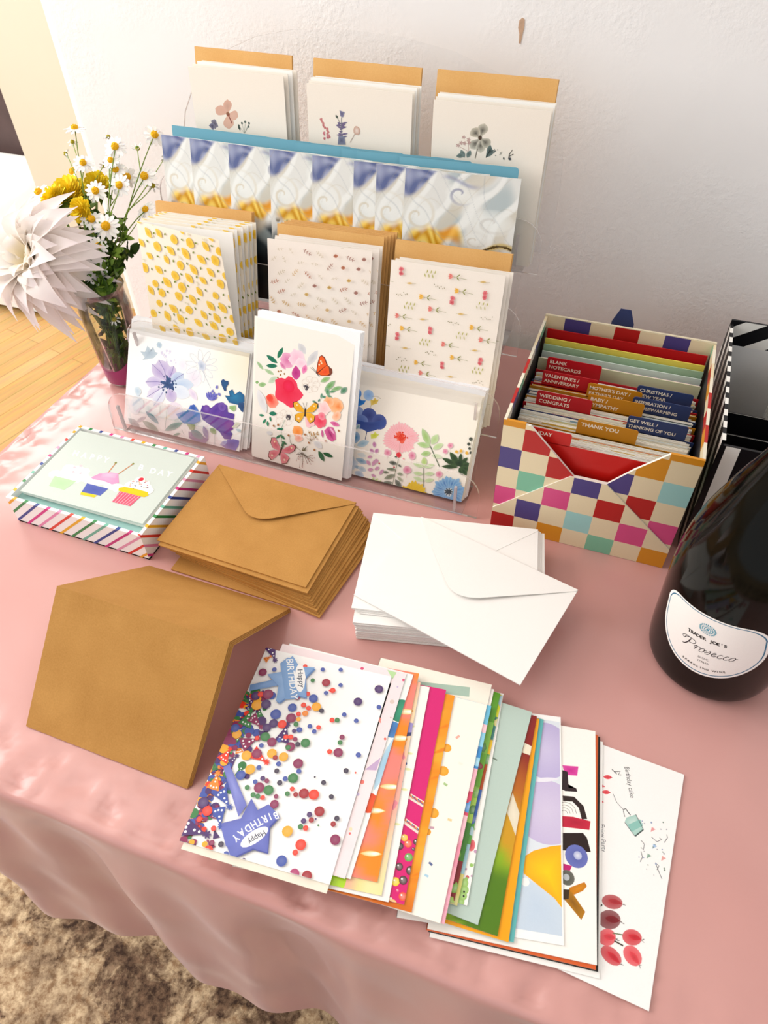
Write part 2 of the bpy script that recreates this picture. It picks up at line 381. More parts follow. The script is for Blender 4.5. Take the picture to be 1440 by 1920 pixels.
def rug_mat():
    m = bpy.data.materials.new('distressed_rug'); nt, p = nodes(m); tc = N(nt, 'ShaderNodeTexCoord')
    wp = N(nt, 'ShaderNodeTexNoise', i_Scale=7., i_Detail=3.); nt.links.new(tc.outputs['Object'], wp.inputs[0])
    ad = N(nt, 'ShaderNodeMixRGB'); ad.inputs[0].default_value = .12; nt.links.new(tc.outputs['Object'], ad.inputs[1]); nt.links.new(wp.outputs[1], ad.inputs[2])
    big = N(nt, 'ShaderNodeTexNoise', i_Scale=6.5, i_Detail=9., i_Roughness=.72); nt.links.new(ad.outputs[0], big.inputs[0])
    fin = N(nt, 'ShaderNodeTexNoise', i_Scale=60., i_Detail=8., i_Roughness=.75); nt.links.new(tc.outputs['Object'], fin.inputs[0])
    vo = N(nt, 'ShaderNodeTexVoronoi', i_Scale=15.); vo.feature = 'DISTANCE_TO_EDGE'; nt.links.new(ad.outputs[0], vo.inputs[0])
    wv = N(nt, 'ShaderNodeTexNoise', i_Scale=9., i_Detail=4., i_Distortion=.6); nt.links.new(tc.outputs['Object'], wv.inputs[0])
    def ramp(src, a, b, c0, c1):
        r = N(nt, 'ShaderNodeValToRGB'); r.color_ramp.elements[0].position = a; r.color_ramp.elements[1].position = b
        r.color_ramp.elements[0].color = (*hx(c0), 1); r.color_ramp.elements[1].color = (*hx(c1), 1); nt.links.new(src, r.inputs[0]); return r
    base = ramp(fin.outputs[0], .40, .62, '9a7a5c', 'e3caa6')
    dark = ramp(fin.outputs[0], .42, .62, '44342c', '8a6e58')
    mk1 = ramp(big.outputs[0], .50, .56, '000000', 'ffffff'); mk2 = ramp(wv.outputs[0], .45, .55, '000000', '000000'); q_ = mk2.color_ramp.elements.new(.50); q_.color = (1, 1, 1, 1); mk3 = ramp(vo.outputs[0], .02, .1, 'ffffff', '000000')
    a1 = N(nt, 'ShaderNodeMath', operation='MULTIPLY'); nt.links.new(mk1.outputs[0], a1.inputs[0]); a1.inputs[1].default_value = .85
    a2 = N(nt, 'ShaderNodeMath', operation='MULTIPLY'); nt.links.new(mk2.outputs[0], a2.inputs[0]); a2.inputs[1].default_value = .45
    a3 = N(nt, 'ShaderNodeMath', operation='MULTIPLY'); nt.links.new(mk3.outputs[0], a3.inputs[0]); nt.links.new(big.outputs[0], a3.inputs[1])
    s1 = N(nt, 'ShaderNodeMath', operation='ADD'); nt.links.new(a1.outputs[0], s1.inputs[0]); nt.links.new(a2.outputs[0], s1.inputs[1])
    s2 = N(nt, 'ShaderNodeMath', operation='MULTIPLY_ADD', use_clamp=True); nt.links.new(a3.outputs[0], s2.inputs[0]); s2.inputs[1].default_value = .7; nt.links.new(s1.outputs[0], s2.inputs[2])
    mx = N(nt, 'ShaderNodeMixRGB'); nt.links.new(s2.outputs[0], mx.inputs[0]); nt.links.new(base.outputs[0], mx.inputs[1]); nt.links.new(dark.outputs[0], mx.inputs[2])
    nt.links.new(mx.outputs[0], p.inputs['Base Color']); p.inputs['Roughness'].default_value = .95; p.inputs['Specular IOR Level'].default_value = .1
    b = N(nt, 'ShaderNodeBump', i_Strength=.4, i_Distance=.002); nt.links.new(fin.outputs[0], b.inputs['Height']); nt.links.new(b.outputs[0], p.inputs['Normal'])
    return m
mb = MB(); mb.box(-1.35, -2.6, -.74, 1.6, -.02, -.732, 'c0a080')
tag(mb.build('rug', rug_mat()), 'faded beige and brown patterned rug on the floor under the table', 'rug')

# bed seen through the opening, far left
bed = empty('bed', Matrix.Translation((-3.25, 1.20, -.74))); tag(bed, 'bed with white bedding in front of a dark brown headboard, beyond the wall end', 'bed')
WH = simple('white_bedding', 'fbfaf6', .8, 14, .02)
def soft_box(x0, y0, z0, x1, y1, z1, n=24, puff=.02):
    mb = MB(); V = []; Fc = []
    for j in range(n+1):
        for i in range(n+1):
            a, b = i/n, j/n; e = min(a, 1-a, b, 1-b); z = z1-(z1-z0)*max(0, 1-e/.06)**2+puff*math.sin(9*a+3*b)*math.sin(7*b)*(e > .06)
            V.append((x0+(x1-x0)*a, y0+(y1-y0)*b, z))
    for j in range(n):
        for i in range(n): Fc.append((j*(n+1)+i, j*(n+1)+i+1, (j+1)*(n+1)+i+1, (j+1)*(n+1)+i))
    mb.faces(V, Fc, 'ffffff', 0, True); return mb
soft_box(-.95, -.06, .02, 1.35, .42, .38).build('bedding', WH, bed)
mb = MB(); mb.box(-.93, -.02, .02, 1.3, .4, .3, 'ffffff'); mb.build('mattress', WH, bed)
mb = MB(); mb.box(-.98, .42, 0, 1.38, .5, 1.0, '4b3a36'); mb.build('headboard', simple('dark_brown_fabric', '5a4644', .6, 20, .1), bed)

# ------------------------------------------------------------------ table and pink plastic cloth
TX0, TX1, TY0, TY1 = -.640, 1.05, -.448, .37
table = empty('folding_table', Matrix.Translation((.2, 0, -.74))); tag(table, 'folding table hidden under the pink plastic tablecloth', 'table')
TM = simple('table_plastic', 'd8d4cc', .5, 20, .03); LM = simple('grey_table_leg_metal', '6d6d6d', .35, 20, .03, Metallic=.8)
mb = MB(); mb.box(TX0-.2+.008, TY0+.008, .69, TX1-.2-.008, TY1-.005, .7275, 'd8d4cc'); mb.build('tabletop', TM, table)
for sx in (TX0-.2+.12, TX1-.2-.12):
    for sy in (TY0+.1, TY1-.1):
        mb = MB(); mb.tube([(sx, sy, 0), (sx, sy, .69)], .014, '777777'); mb.build('leg', LM, table)
def cloth_mat():
    m = bpy.data.materials.new('pink_plastic_tablecloth'); nt, p = nodes(m); tc = N(nt, 'ShaderNodeTexCoord')
    p.inputs['Base Color'].default_value = (*hx('dd9c96'), 1); p.inputs['Roughness'].default_value = .42; p.inputs['Specular IOR Level'].default_value = .45
    n0 = N(nt, 'ShaderNodeTexNoise', i_Scale=5., i_Detail=1.); nt.links.new(tc.outputs['Object'], n0.inputs[0]); r = N(nt, 'ShaderNodeValToRGB')
    r.color_ramp.elements[0].color = (*hx('c98f89'), 1); r.color_ramp.elements[1].color = (*hx('d6a39d'), 1); nt.links.new(n0.outputs[0], r.inputs[0]); nt.links.new(r.outputs[0], p.inputs['Base Color'])
    p.inputs['Coat Weight'].default_value = .5; p.inputs['Coat Roughness'].default_value = .20; p.inputs['Sheen Weight'].default_value = .35; p.inputs['Sheen Roughness'].default_value = .35; p.inputs['Sheen Tint'].default_value = (1, .93, .96, 1)
    mp = N(nt, 'ShaderNodeMapping'); mp.inputs['Rotation'].default_value = (0, 0, .5); mp.inputs['Scale'].default_value = (1, 1.3, .6)
    a = N(nt, 'ShaderNodeTexNoise', i_Scale=7., i_Detail=1.2, i_Distortion=.4); nt.links.new(tc.outputs['Object'], mp.inputs[0]); nt.links.new(mp.outputs[0], a.inputs[0])
    b = N(nt, 'ShaderNodeBump', i_Strength=.5, i_Distance=.014); nt.links.new(a.outputs[0], b.inputs['Height']); nt.links.new(b.outputs[0], p.inputs['Normal'])
    return m
def nz(x, y, s=0):
    return (math.sin(x*21+y*13+s)+math.sin(x*11-y*29+2*s+1)+math.sin(x*37+y*41+3*s+2)*.6)/2.6
def cloth():
    mb = MB(); NX, NY = 300, 190; X0, X1, Y0, Y1 = TX0-.30, TX1+.02, TY0-.42, TY1
    r = .009; V = []
    for j in range(NY+1):
        for i in range(NX+1):
            X = X0+(X1-X0)*i/NX; Y = Y0+(Y1-Y0)*j/NY
            cx, cy = max(X, TX0), max(Y, TY0); ex, ey = X-cx, Y-cy; L = math.hypot(ex, ey)
            z = 0; h = 0
            if L > 0:
                dx, dy = ex/L, ey/L
                if L < r*math.pi/2: a = L/r; h = r*math.sin(a); z = -(r-r*math.cos(a))
                else: d = L-r*math.pi/2; h = r+d*.035; z = -r-d
                d = max(0, L-r)
                corner = 1.0 if (ex < 0 and ey < 0) else 0.
                s = (cx*1.0-cy*1.0)
                fold = .010*math.sin(s*26+.6)*min(1, d/.15)+.006*math.sin(s*57+1.)*min(1, d/.1)+.0025*nz(cx*1.6, z*1.2)*min(1, d/.03)
                h += fold+.02*corner*min(1, d/.2)*math.sin(2*math.atan2(-ex, -ey))
                h = max(h, .0022)
                x, y = cx+dx*h, cy+dy*h
            else:
                x, y = X, Y
                e = min(X-TX0, Y-TY0)
                z = 0
                # crinkles running in from the edges, flat where things stand
                wr = max(0, 1-e/.075)**1.4
                z += -.0070*wr*abs(nz(X*4.2, Y*4.2, 1)+.45*nz(X*12, Y*12, 2))
            V.append((x, y, z))
    Fc = [(j*(NX+1)+i, j*(NX+1)+i+1, (j+1)*(NX+1)+i+1, (j+1)*(NX+1)+i) for j in range(NY) for i in range(NX)]
    mb.faces(V, Fc, 'dd9c96', 0, True); return mb
tag(cloth().build('tablecloth', cloth_mat()), 'pale pink plastic tablecloth hanging crinkled over the table edge', 'tablecloth')

# ------------------------------------------------------------------ clear acrylic card rack
def ry(k): return .003+.070*k
def rz(k): return .068*k
RX0, RX1 = -.528, -.018
rack = empty('card_display_rack', Matrix.Translation((0, 0, .0005))); tag(rack, 'clear acrylic tiered rack holding greeting cards, against the wall', 'display rack')
def sheet(pts3, t, name):
    """flat acrylic sheet from a planar outline, thickness t, edges polished"""
    mb = MB(); P = [Vector(p) for p in pts3]; n = (P[1]-P[0]).cross(P[2]-P[1]).normalized()
    A = [p for p in P]; B = [p+n*t for p in P]
    mb.poly(A[::-1], 'ffffff', 0); mb.poly(B, 'ffffff', 0); m = len(P)
    for i in range(m): j = (i+1) % m; mb.poly([A[i], A[j], B[j], B[i]], 'ffffff', 1)
    return mb.build(name, [ACR, ACE], rack)
LT = .10
for k in range(4):
    y, z = ry(k), rz(k); R = .030; Hh = .060
    o = [(RX0+(0 if k == 0 else .004), 0), (RX1, 0)]
    for a in range(7): t = a/6*math.pi/2; o.append((RX1-R+R*math.cos(t), Hh-R+R*math.sin(t)))
    for a in range(7): t = math.pi/2+a/6*math.pi/2; o.append((o[0][0]+R+R*math.cos(t), Hh-R+R*math.sin(t)))
    sheet([(x, y+s*math.sin(LT), z+s*math.cos(LT)) for x, s in o][::-1], .0028, 'front_lip')
    dep = .050
    sheet([(RX0+.02, y, z), (RX1-.018, y, z), (RX1-.018, y+dep, z), (RX0+.02, y+dep, z)], .0025, 'shelf')
    if k < 3:
        yb, zb = y+dep, z
        sheet([(RX0+.02, yb+.0005, zb), (RX1-.018, yb+.0005, zb), (RX1-.018, ry(k+1)-.0035, rz(k+1)), (RX0+.02, ry(k+1)-.0035, rz(k+1))][::-1], .0025, 'back_panel')
# tall arched back panel
yb, zb = ry(3)+.0535, rz(3); tl = .26; o = [(RX0+.0, 0), (RX1+.003, 0)]
cx = (RX0+RX1)/2
ar = [(-.0165, .075), (-.020, .110), (-.028, .132), (-.060, .160), (-.100, .180), (-.160, .199), (-.225, .209), (-.30, .212), (-.36, .208), (-.41, .198), (-.45, .182), (-.475, .168), (-.50, .14), (-.515, .11), (-.522, .07)]
sheet([(x, yb+s*math.sin(tl), zb+s*math.cos(tl)) for x, s in o[:2]+ar][::-1], .0028, 'back_panel')
# stepped side supports
for x in (-.060, -.492):
    P = [(ry(0)+.004, 0)]
    for k in range(4):
        P.append((ry(k)+.004, rz(k)-.0007 if k else .0)); 
        P.append((ry(k)+.050 if k < 3 else ry(3)+.05, rz(k)-.0007 if k else 0.))
        if k < 3: P.append((ry(k+1)-.0045, rz(k+1)-.0007))
    P = [(ry(k)+dy, rz(k)-.0008) for k in (1, 2, 3) for dy in ((-.0, .05))]
    out = [(ry(0)+.053, 0)]+P+[(ry(3)+.05, 0)]
    mb = MB(); mb.prism(out, 'x', x-.0014, x+.0014, 'ffffff', 0, 1); mb.build('side_support', [ACR, ACE], rack)
# small locking tabs of the tiers
for k in range(4):
    for x in (-.045, -.505):
        mb = MB(); mb.box(x-.0015, ry(k)-.004, rz(k)+.008, x+.0015, ry(k)-.0005, rz(k)+.046, 'ffffff', 0)
        mb.build('locking_tab', [ACE], rack)

# ------------------------------------------------------------------ greeting cards on the rack
def sm(a, b, x): t = max(0, min(1, (x-a)/(b-a))); return t*t*(3-2*t)
def card(M, w, h, label, group=None, col='f8f5ee', art=None, th=.0009, open_=0, mat=None, name='greeting_card', cat='greeting card', inner='fbfaf6', seed=1, edge=None):
    mat = mat or PAPER
    Mw = M
    if not open_:
        mb = card_mb(w, h, col, th, 0, edge, inner)
        if art: art(Ink(mb, Mw, w, h, th))
        o = mb.build(name, mat, None, M)
    else:
        o = empty(name, M); lt = th*.36
        mb = MB(); mb.box(0, 0, 0, w, h, lt, inner); mb.build('back_leaf', mat, o)
        Cm = Matrix.Translation((0, 0, lt+.0002))
        mb = MB()
        for q in range(12):
            for g in range(12): mb.box(w*g/12, h*q/12, 0, w*(g+1)/12, h*(q+1)/12, lt, col)
        if art: art(Ink(mb, M @ Cm, w, h, lt+.00012))
        mb.v = [(p[0], p[1], p[2]+p[0]*math.sin(open_)*(p[1]/h)) for p in mb.v]   # held shut by the lip below, swung open above
        mb.build('front_cover', mat, o, Cm)
    return tag(o, label, cat, group)
def kraft_env(M, w, h, t, label, group=None, flap=None, cat='envelope', mat=None, col='c9924a', open_flap=0):
    mb = MB(); mat = mat or (KRAFT_LIT if 'second tier' in group or 'top tier' in group or 'kraft envelopes behind' in group else KRAFT)
    mb.box(0, 0, 0, w, h, t, col)
    if flap:   # pointed, rounded flap folded down over the face from the long edge y = h
        d, rr = flap; n = 8; P = [(0, h)]
        cx = w*.47; ty = h-d
        lx, rx = (cx*.80, ty+d*.16), (cx+(w-cx)*.22, ty+d*.16)
        P.append((.001, h-.003)); P.append(lx)
        for i in range(1, n): s = i/n; P.append(((1-s)**2*lx[0]+2*s*(1-s)*cx+s*s*rx[0], (1-s)**2*lx[1]+2*s*(1-s)*(ty-.004)+s*s*rx[1]))
        P += [rx, (w-.001, h-.003), (w, h)]
        zt = t+.0004; c = (w/2, h, zt)
        def zz(p): return t+.0004+open_flap*max(0, (h-p[1])/d)
        for i in range(len(P)-1):
            a, b = P[i], P[i+1]
            mb.poly([(w/2, h, t+.0004), (a[0], a[1], zz(a)), (b[0], b[1], zz(b))], col); 
            mb.poly([(a[0], a[1], zz(a)-.0004), (b[0], b[1], zz(b)-.0004), (b[0], b[1], zz(b)), (a[0], a[1], zz(a))], col)
            mb.poly([(w/2, h, t), (b[0], b[1], zz(b)-.0004), (a[0], a[1], zz(a)-.0004)], col)
    o = mb.build('envelope', mat, None, M); return tag(o, label, cat, group)
def lerp_frames(a, b, n, z, jit=0, rnd=None):
    out = []
    for i in range(n):
        t = i/max(1, n-1); p = [a[j]+(b[j]-a[j])*t for j in range(4)]
        if rnd: p[0] += rnd.uniform(-jit, jit)
        out.append(p)
    return out
BZ = .0035
def stack(k, front, back, n, fn, rnd=None, jit=0):
    """n sheets from the front pose to the back pose; pose = (x, y, angle, tilt)"""
    for i, p in enumerate(lerp_frames(front, back, n, 0, jit, rnd)): fn(i, frame_up(p[0], p[1], rz(k)+BZ, p[2], p[3]))
rnd = random.Random(4)

# --- top tier: three botanical designs with kraft envelopes behind
def art_tl(k):
    k.crop(300, 60, 3.789)
    for b, w, c in (((478, 478), 62, 'c99f8c'), ((392, 540), 74, 'dcae98'), ((556, 600), 72, 'dfb7a3'), ((490, 690), 76, 'e0b59f')): k.leaf((483, 582), b, w, c, 'dcb09c', base=12, peak=.62)
    k.blob(483, 584, 13, '6b4330', 'a87458'); k.line([(483, 584), (512, 650)], 7, '8f4c42')
    k.blob(388, 652, 24, '5b5364', '8f8a99', jit=.3); k.blob(372, 668, 20, '4f4a5b', '83809a', jit=.3)
    for x, y in ((560, 665), (582, 648), (605, 638), (632, 648), (628, 672)): k.blob(x, y, 7, '57625a'); k.line([(x, y), (600, 720)], 2, '9aa195')
    k.leaf((556, 662), (570, 700), 14, '3e4d46')
def art_tm(k):
    k.crop(300, 60, 3.789)
    for i in range(12):
        t = i/11; k.blob(1150+55*t+rnd.uniform(-9, 9), 622+125*t, 9, 'b4545a', 'd79a95', jit=.4)
    for i in range(8): k.blob(1168+rnd.uniform(-8, 30), 715+i*6, 8, 'b8525c', 'd8949a', jit=.4)
    for i in range(34):
        t = rnd.random(); k.leaf((1288+12*rnd.uniform(-1, 1), 650+100*t), (1290+rnd.uniform(-45, 45), 640+105*t), 12, '5c4f74', '827697')
    k.line([(1290, 780), (1288, 620), (1292, 590)], 4, '7c7f8a'); k.poly([(1275, 556), (1312, 570), (1300, 605), (1282, 600)], '5d5a78', '8e8cab')
    k.leaf((1262, 615), (1248, 588), 14, '5a6258'); k.line([(1262, 615), (1280, 650)], 3, '7c7f7a')
    k.blob(1398, 700, 26, 'f0dfd4', 'caa08c', asp=.9, jit=.1); k.line([(1385, 722), (1350, 785)], 3, 'a88d84')
    k.poly([(1268, 740), (1310, 740), (1318, 800), (1262, 800)], '5b5f7a', '8a8ea5')
def art_tr(k):
    k.crop(660, 100, 3.273)
    for b, w, c in (((815, 430), 66, 'cfc9b8'), ((735, 462), 70, 'cdc5b2'), ((728, 585), 60, 'c8c4b6'), ((790, 612), 60, 'd2cebf'), ((848, 570), 64, 'c4c0b0')): k.leaf((786, 520), b, w, '55524a', c, base=14, peak=.65)
    k.blob(786, 518, 12, '4a3a2c'); k.line([(770, 585), (756, 645)], 6, '7d766b')
    k.poly([(820, 640), (830, 580), (850, 560), (862, 590), (885, 600), (850, 630)], '35423f', '6f7f7c'); k.line([(822, 640), (850, 590)], 6, '2f3a37')
    for x, y in ((650, 565), (685, 515), (715, 530), (690, 552), (668, 550), (718, 548)):
        for a in range(5): k.leaf((x, y), (x+14*math.cos(a*1.26), y+14*math.sin(a*1.26)), 7, 'c3a49d')
    k.line([(655, 570), (712, 602)], 2, 'b58f88'); k.line([(715, 540), (716, 600)], 2, 'b58f88')
    for a, b in (((690, 640), (668, 592)), ((705, 640), (728, 596)), ((640, 632), (690, 622))): k.leaf(a, b, 28, '586a68', '7f908c')
    for i in range(12): k.blob(rnd.uniform(868, 918), rnd.uniform(588, 632), 3, '9a9a90')
    k.line([(962, 650), (965, 620), (985, 592)], 8, '59544c', 3); k.line([(965, 632), (990, 618)], 4, '59544c'); k.leaf((932, 655), (930, 636), 9, '3a4340'); k.blob(968, 648, 9, '4a4f55', jit=.3)
CREAMC = 'f5ecdf'
def tier4(front, back, art, what, n, kraft, nk, kl, ch):
    def f(i, M):
        if i == 0: card(M, .127, ch, f'cream card with {what}, front of its stack on the top tier', f'top tier {kl} botanical cards', CREAMC, art)
        else: card(M, .127, ch+.002*min(i, 2), f'cream-white card edge stacked behind the card with {what}, top tier', f'top tier {kl} botanical cards', CREAMC if i % 2 else 'fbf8f2', None)
    stack(3, front, back, n, f)
    for j in range(nk):
        M = frame_up(kraft[0]+.0015*(j % 3-1)-.001*j, kraft[1]+.0012*j, rz(3)+BZ, kraft[2], kraft[3])
        kraft_env(M, .133, .184, .001, f'brown kraft envelope behind the {what} cards, ' + ('foremost' if j == 0 else 'rearmost') if nk == 2 else f'brown kraft envelope behind the {what} cards', f'top tier {kl} kraft envelopes')
tier4((-.4650, .231, -.035, .10), (-.454, .241, -.045, .12), art_tl, 'a pink watercolour flower', 4, (-.479, .251, -.03, .22), 2, 'left', .171)
tier4((-.3090, .226, -.02, .10), (-.304, .237, -.02, .12), art_tm, 'purple lavender sprigs', 5, (-.318, .246, -.03, .22), 2, 'middle', .167)
tier4((-.158, .225, -.01, .10), (-.156, .236, -.01, .12), art_tr, 'a grey-black pansy', 4, (-.166, .243, .0, .22), 2, 'right', .163)

# --- third tier: eight swirled marble cards, teal envelopes behind
def marble(u, v):
    U = u+.045*math.sin(7*v+3)+.022*math.sin(17*v+9*u); V = v+.035*math.sin(8*u+1)+.018*math.sin(19*u-7*v)
    s = math.sin(11*U+9*V)*math.sin(8*V-5*U+2); c = mixc('e3e4e0', 'b7c3c5', sm(-.3, .9, s)); c = mixc(c, 'd2cab8', sm(.3, .9, math.sin(9*V-13*U+1))*.7)
    c = mixc(c, 'eff1ee', sm(.45, .95, math.sin(23*U-17*V)))
    for cx, cy, rx, ry, dk, st, tn in ((.13, .735, .20, .125, 'cdbf9f', .55, 9.), (.50, .885, .14, .075, '6f739a', .75, 6.), (.80, .735, .20, .08, 'c3bfb8', .5, 7.), (.66, .62, .12, .05, 'b9ab92', .45, 7.)):
        dx, dy = (u-cx)/rx, (v-cy)/ry; d = math.hypot(dx, dy)
        if d < 1:
            k = (1-d)**.45; sp = math.sin(tn*d**.8-math.atan2(dy, dx)+1.); c = mixc(c, 'f0f3f0', k*.92); c = mixc(c, dk, st*sm(.72, 1., sp)*(1-d**3))
    e = V-(.868+.36*u); pm = sm(-.005, .03, e)*sm(.62, .42, u); sp = .5+.5*math.sin(95*(V+.30*U)+4*math.sin(16*u+9*v)); c = mixc(c, mixc('5c6897', 'a2a9c6', max(0, min(1, sp*.8+.15*math.sin(60*u)))), pm)
    band = sm(.02, .0, abs(v-(.955-.10*(u-.35)**2-.02*math.sin(13*u))))*sm(.3, .4, u)*sm(.72, .55, u); c = mixc(c, '8d93b5', band*.7)
    gx, gy = (u-.30)/.27, (V-.615+.10*(u-.3))/.062; g = sm(1.25, .35, math.hypot(gx, gy)+.35*math.sin(31*U+11*V)*.5); gs = .5+.5*math.sin(34*U+48*V+4*math.sin(21*u))
    c = mixc(c, mixc('cf9514', 'f6d768', gs), min(1, g*1.2)); c = mixc(c, 'f09a2a', g*sm(.5, 1, math.sin(9*u+4))*.6)
    q = sm(.35, .8, math.sin(41*U+23*V)*math.sin(31*V-19*U)); c = mixc(c, '5f4a1e', q*sm(.035, .0, abs(v-.560))*sm(.66, .45, u)*.9)
    yc = .560+.045*math.sin((u-.50)*9.5-2.4); l = sm(.026, .010, abs(v-yc))*sm(.49, .54, u); c = mixc(c, '54401a' if math.sin(190*(v-yc)+9*u) > .1 else 'd3bf84', l)
    vv = abs(math.sin(13*U+11*V+2.6*math.sin(6*V+3*u))); c = mixc(c, '8f9aa6', sm(.12, .02, vv)*.35); vv = abs(math.sin(9*U-16*V+2*math.sin(9*u))); c = mixc(c, 'b3a27c', sm(.09, .02, vv)*.22)
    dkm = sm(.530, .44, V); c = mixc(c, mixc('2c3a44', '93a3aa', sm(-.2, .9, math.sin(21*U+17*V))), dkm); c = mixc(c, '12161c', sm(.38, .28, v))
    return c
mbm = card_mb(.127, .178, 'f4f2ee', .0009)
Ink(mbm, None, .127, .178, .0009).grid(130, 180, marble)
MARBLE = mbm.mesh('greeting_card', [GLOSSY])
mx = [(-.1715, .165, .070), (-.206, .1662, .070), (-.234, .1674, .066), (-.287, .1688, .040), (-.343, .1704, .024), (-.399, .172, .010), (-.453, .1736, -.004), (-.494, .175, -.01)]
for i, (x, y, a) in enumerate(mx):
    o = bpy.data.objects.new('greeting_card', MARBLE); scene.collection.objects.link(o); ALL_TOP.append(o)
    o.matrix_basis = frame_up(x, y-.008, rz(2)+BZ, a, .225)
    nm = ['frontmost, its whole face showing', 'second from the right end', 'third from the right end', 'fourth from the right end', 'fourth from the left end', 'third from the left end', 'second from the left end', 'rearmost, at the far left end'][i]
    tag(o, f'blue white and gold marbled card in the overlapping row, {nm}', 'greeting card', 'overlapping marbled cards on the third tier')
for i, (x, y, a) in enumerate(mx):
    M = frame_up(x+(-.0125, -.030, -.0215, -.0290, -.0360, -.0310, -.0160, .0060)[i], y+.0050+i*.0004, rz(2)+BZ, a*.9, .225)
    mb = MB(); w, h, t = .133, .184, .001; P = [(0, 0), (w, 0)]+[(w-.004+.004*math.cos(q*math.pi/8), h-.004+.004*math.sin(q*math.pi/8)) for q in range(5)]+[(0, h)]
    mb.prism(P, 'z', 0, t, '6ea9bd'); o = mb.build('envelope', PAPER, None, M)
    tag(o, 'teal blue envelope peeking above the marbled cards, ' + ['rightmost and foremost of the row', 'next to the rightmost', 'third from the right', 'behind the fourth marbled card from the right', 'behind the fourth marbled card from the left', 'third from the left', 'second from the left', 'leftmost, touching the gap beside the chamomile'][i], 'envelope', 'teal envelopes on the third tier')

# --- second tier
def art_lemon(k):
    r = random.Random(8); k.local()
    W, H = k.w, k.h; row = 0; y = .004
    while y < H+.01:
        x = .004+(.011 if row % 2 else 0)
        while x < W+.01:
            xx, yy = x+r.uniform(-.003, .003), y+r.uniform(-.003, .003); q = r.random()
            if q < .55: a = r.uniform(-1.2, -.5); R = r.uniform(.0055, .0078); k.leaf((xx-R*math.cos(a), yy-R*math.sin(a)), (xx+R*math.cos(a), yy+R*math.sin(a)), R*1.35, 'e9b21b', 'f3d05c', base=.002)
            else: k.blob(xx, yy, r.uniform(.0045, .0062), 'e8b424', 'f2cd55', jit=.1)
            a = r.uniform(0, 6.3); k.leaf((xx+.011, yy+.002), (xx+.011+.004*math.cos(a), yy+.002+.004*math.sin(a)), .0022, '6d7b2c', '8b9a4a')
            if r.random() < .3:
                for _ in range(4): a = r.uniform(0, 6.3); k.leaf((xx-.010, yy-.006), (xx-.010+.0035*math.cos(a), yy-.006+.0035*math.sin(a)), .001, 'dcd6bd')
            x += .0225
        y += .0148; row += 1
lem_lab = ['card patterned with yellow lemons, cover swung open, front of its stack', 'second lemon-patterned card, right behind the open one, white inside showing', 'third lemon-patterned card in the stack at the rack left', 'fourth lemon-patterned card in the stack at the rack left', 'fifth lemon-patterned card in the stack at the rack left', 'lemon-patterned card at the back of its stack, against the kraft envelopes']
lp = [(-.4865, .0795, .06, .20, .27), (-.486, .0865, .06, .215, .055), (-.483, .0925, .06, .23, .05), (-.480, .0975, .06, .25, .035), (-.478, .1015, .06, .265, .03), (-.476, .1045, .06, .28, .0)]
for i, (x, y, a, t, op) in enumerate(lp):
    card(frame_up(x, y, rz(1)+BZ, a, t), .127, .178, lem_lab[i], 'lemon cards on the second tier', 'f5ecdc', art_lemon, open_=op, inner='fdfcfa')
for j in range(3):
    kraft_env(frame_up(-.497+.001*j, .1115+.0013*j, rz(1)+BZ, .055, .345), .133, .184, .001, 'brown kraft envelope behind the lemon cards, ' + ['foremost', 'middle one', 'rearmost'][j], 'kraft envelopes behind the lemon cards')

def sprig(k, x, y, s, a, n, col, col2, wd=.35):
    ca, sa = math.cos(a), math.sin(a); k.line([(x-ca*s, y-sa*s), (x+ca*s, y+sa*s)], s*.06, col)
    for i in range(n):
        t = -1+2*(i+.5)/n; bx, by = x+ca*s*t, y+sa*s*t
        for sg in (-1, 1):
            b = a+sg*.9; k.leaf((bx, by), (bx+s*.62*math.cos(b), by+s*.62*math.sin(b)), s*wd*.6, col, col2, n=4)
    k.leaf((x+ca*s, y+sa*s), (x+ca*s*1.5, y+sa*s*1.5), s*wd*.6, col, col2, n=4)
def art_leaves(k):
    r = random.Random(3); k.local(); cols = [('a0553b', 'c48a70'), ('b98a3e', 'd9bc80'), ('c8b9a0', 'ddd2bf'), ('8f5b50', 'b78d82'), ('caa06a', 'dfc69d')]
    y = .006; row = 0
    while y < k.h+.005:
        x = .006+(.009 if row % 2 else 0)
        while x < k.w+.005:
            c = cols[r.randrange(5)]; q = r.random(); a = r.choice((-.5, .2, .6, 2.4))+r.uniform(-.3, .3); xx, yy = x+r.uniform(-.002, .002), y+r.uniform(-.002, .002)
            if q < .5: sprig(k, xx, yy, .0046, a, 3, *c)
            elif q < .75: k.leaf((xx-.0026, yy), (xx+.003, yy+.001), .004, *c)
            else: sprig(k, xx, yy, .0036, a, 2, *cols[2])
            x += .0175
        y += .0125; row += 1
lab2 = ['cream card with small rust and tan leaf sprigs, front of its stack', 'second leaf-sprig card in the middle of the rack, a little left of the first', 'third leaf-sprig card in the middle of the rack', 'leaf-sprig card at the back of its stack, against the kraft envelopes']
for i in range(4):
    t = i/3; card(frame_up(-.3165+.0045*(i == 1)+.002*t+.0015*i, .0805+.004*i, rz(1)+BZ, .065, .27+.01*i), .127, .178, lab2[i], 'leaf sprig cards on the second tier', 'f6ece2', art_leaves if i < 2 else None)
for j in range(5):
    kraft_env(frame_up(-.3195+.0024*j, .1035+.0034*j, rz(1)+BZ, .045, .31+.006*j), .133, .184, .0011, 'brown kraft envelope behind the leaf-sprig cards, ' + ['foremost', 'second', 'third', 'fourth', 'rearmost, sticking out to the right'][j], 'kraft envelopes behind the leaf sprig cards')
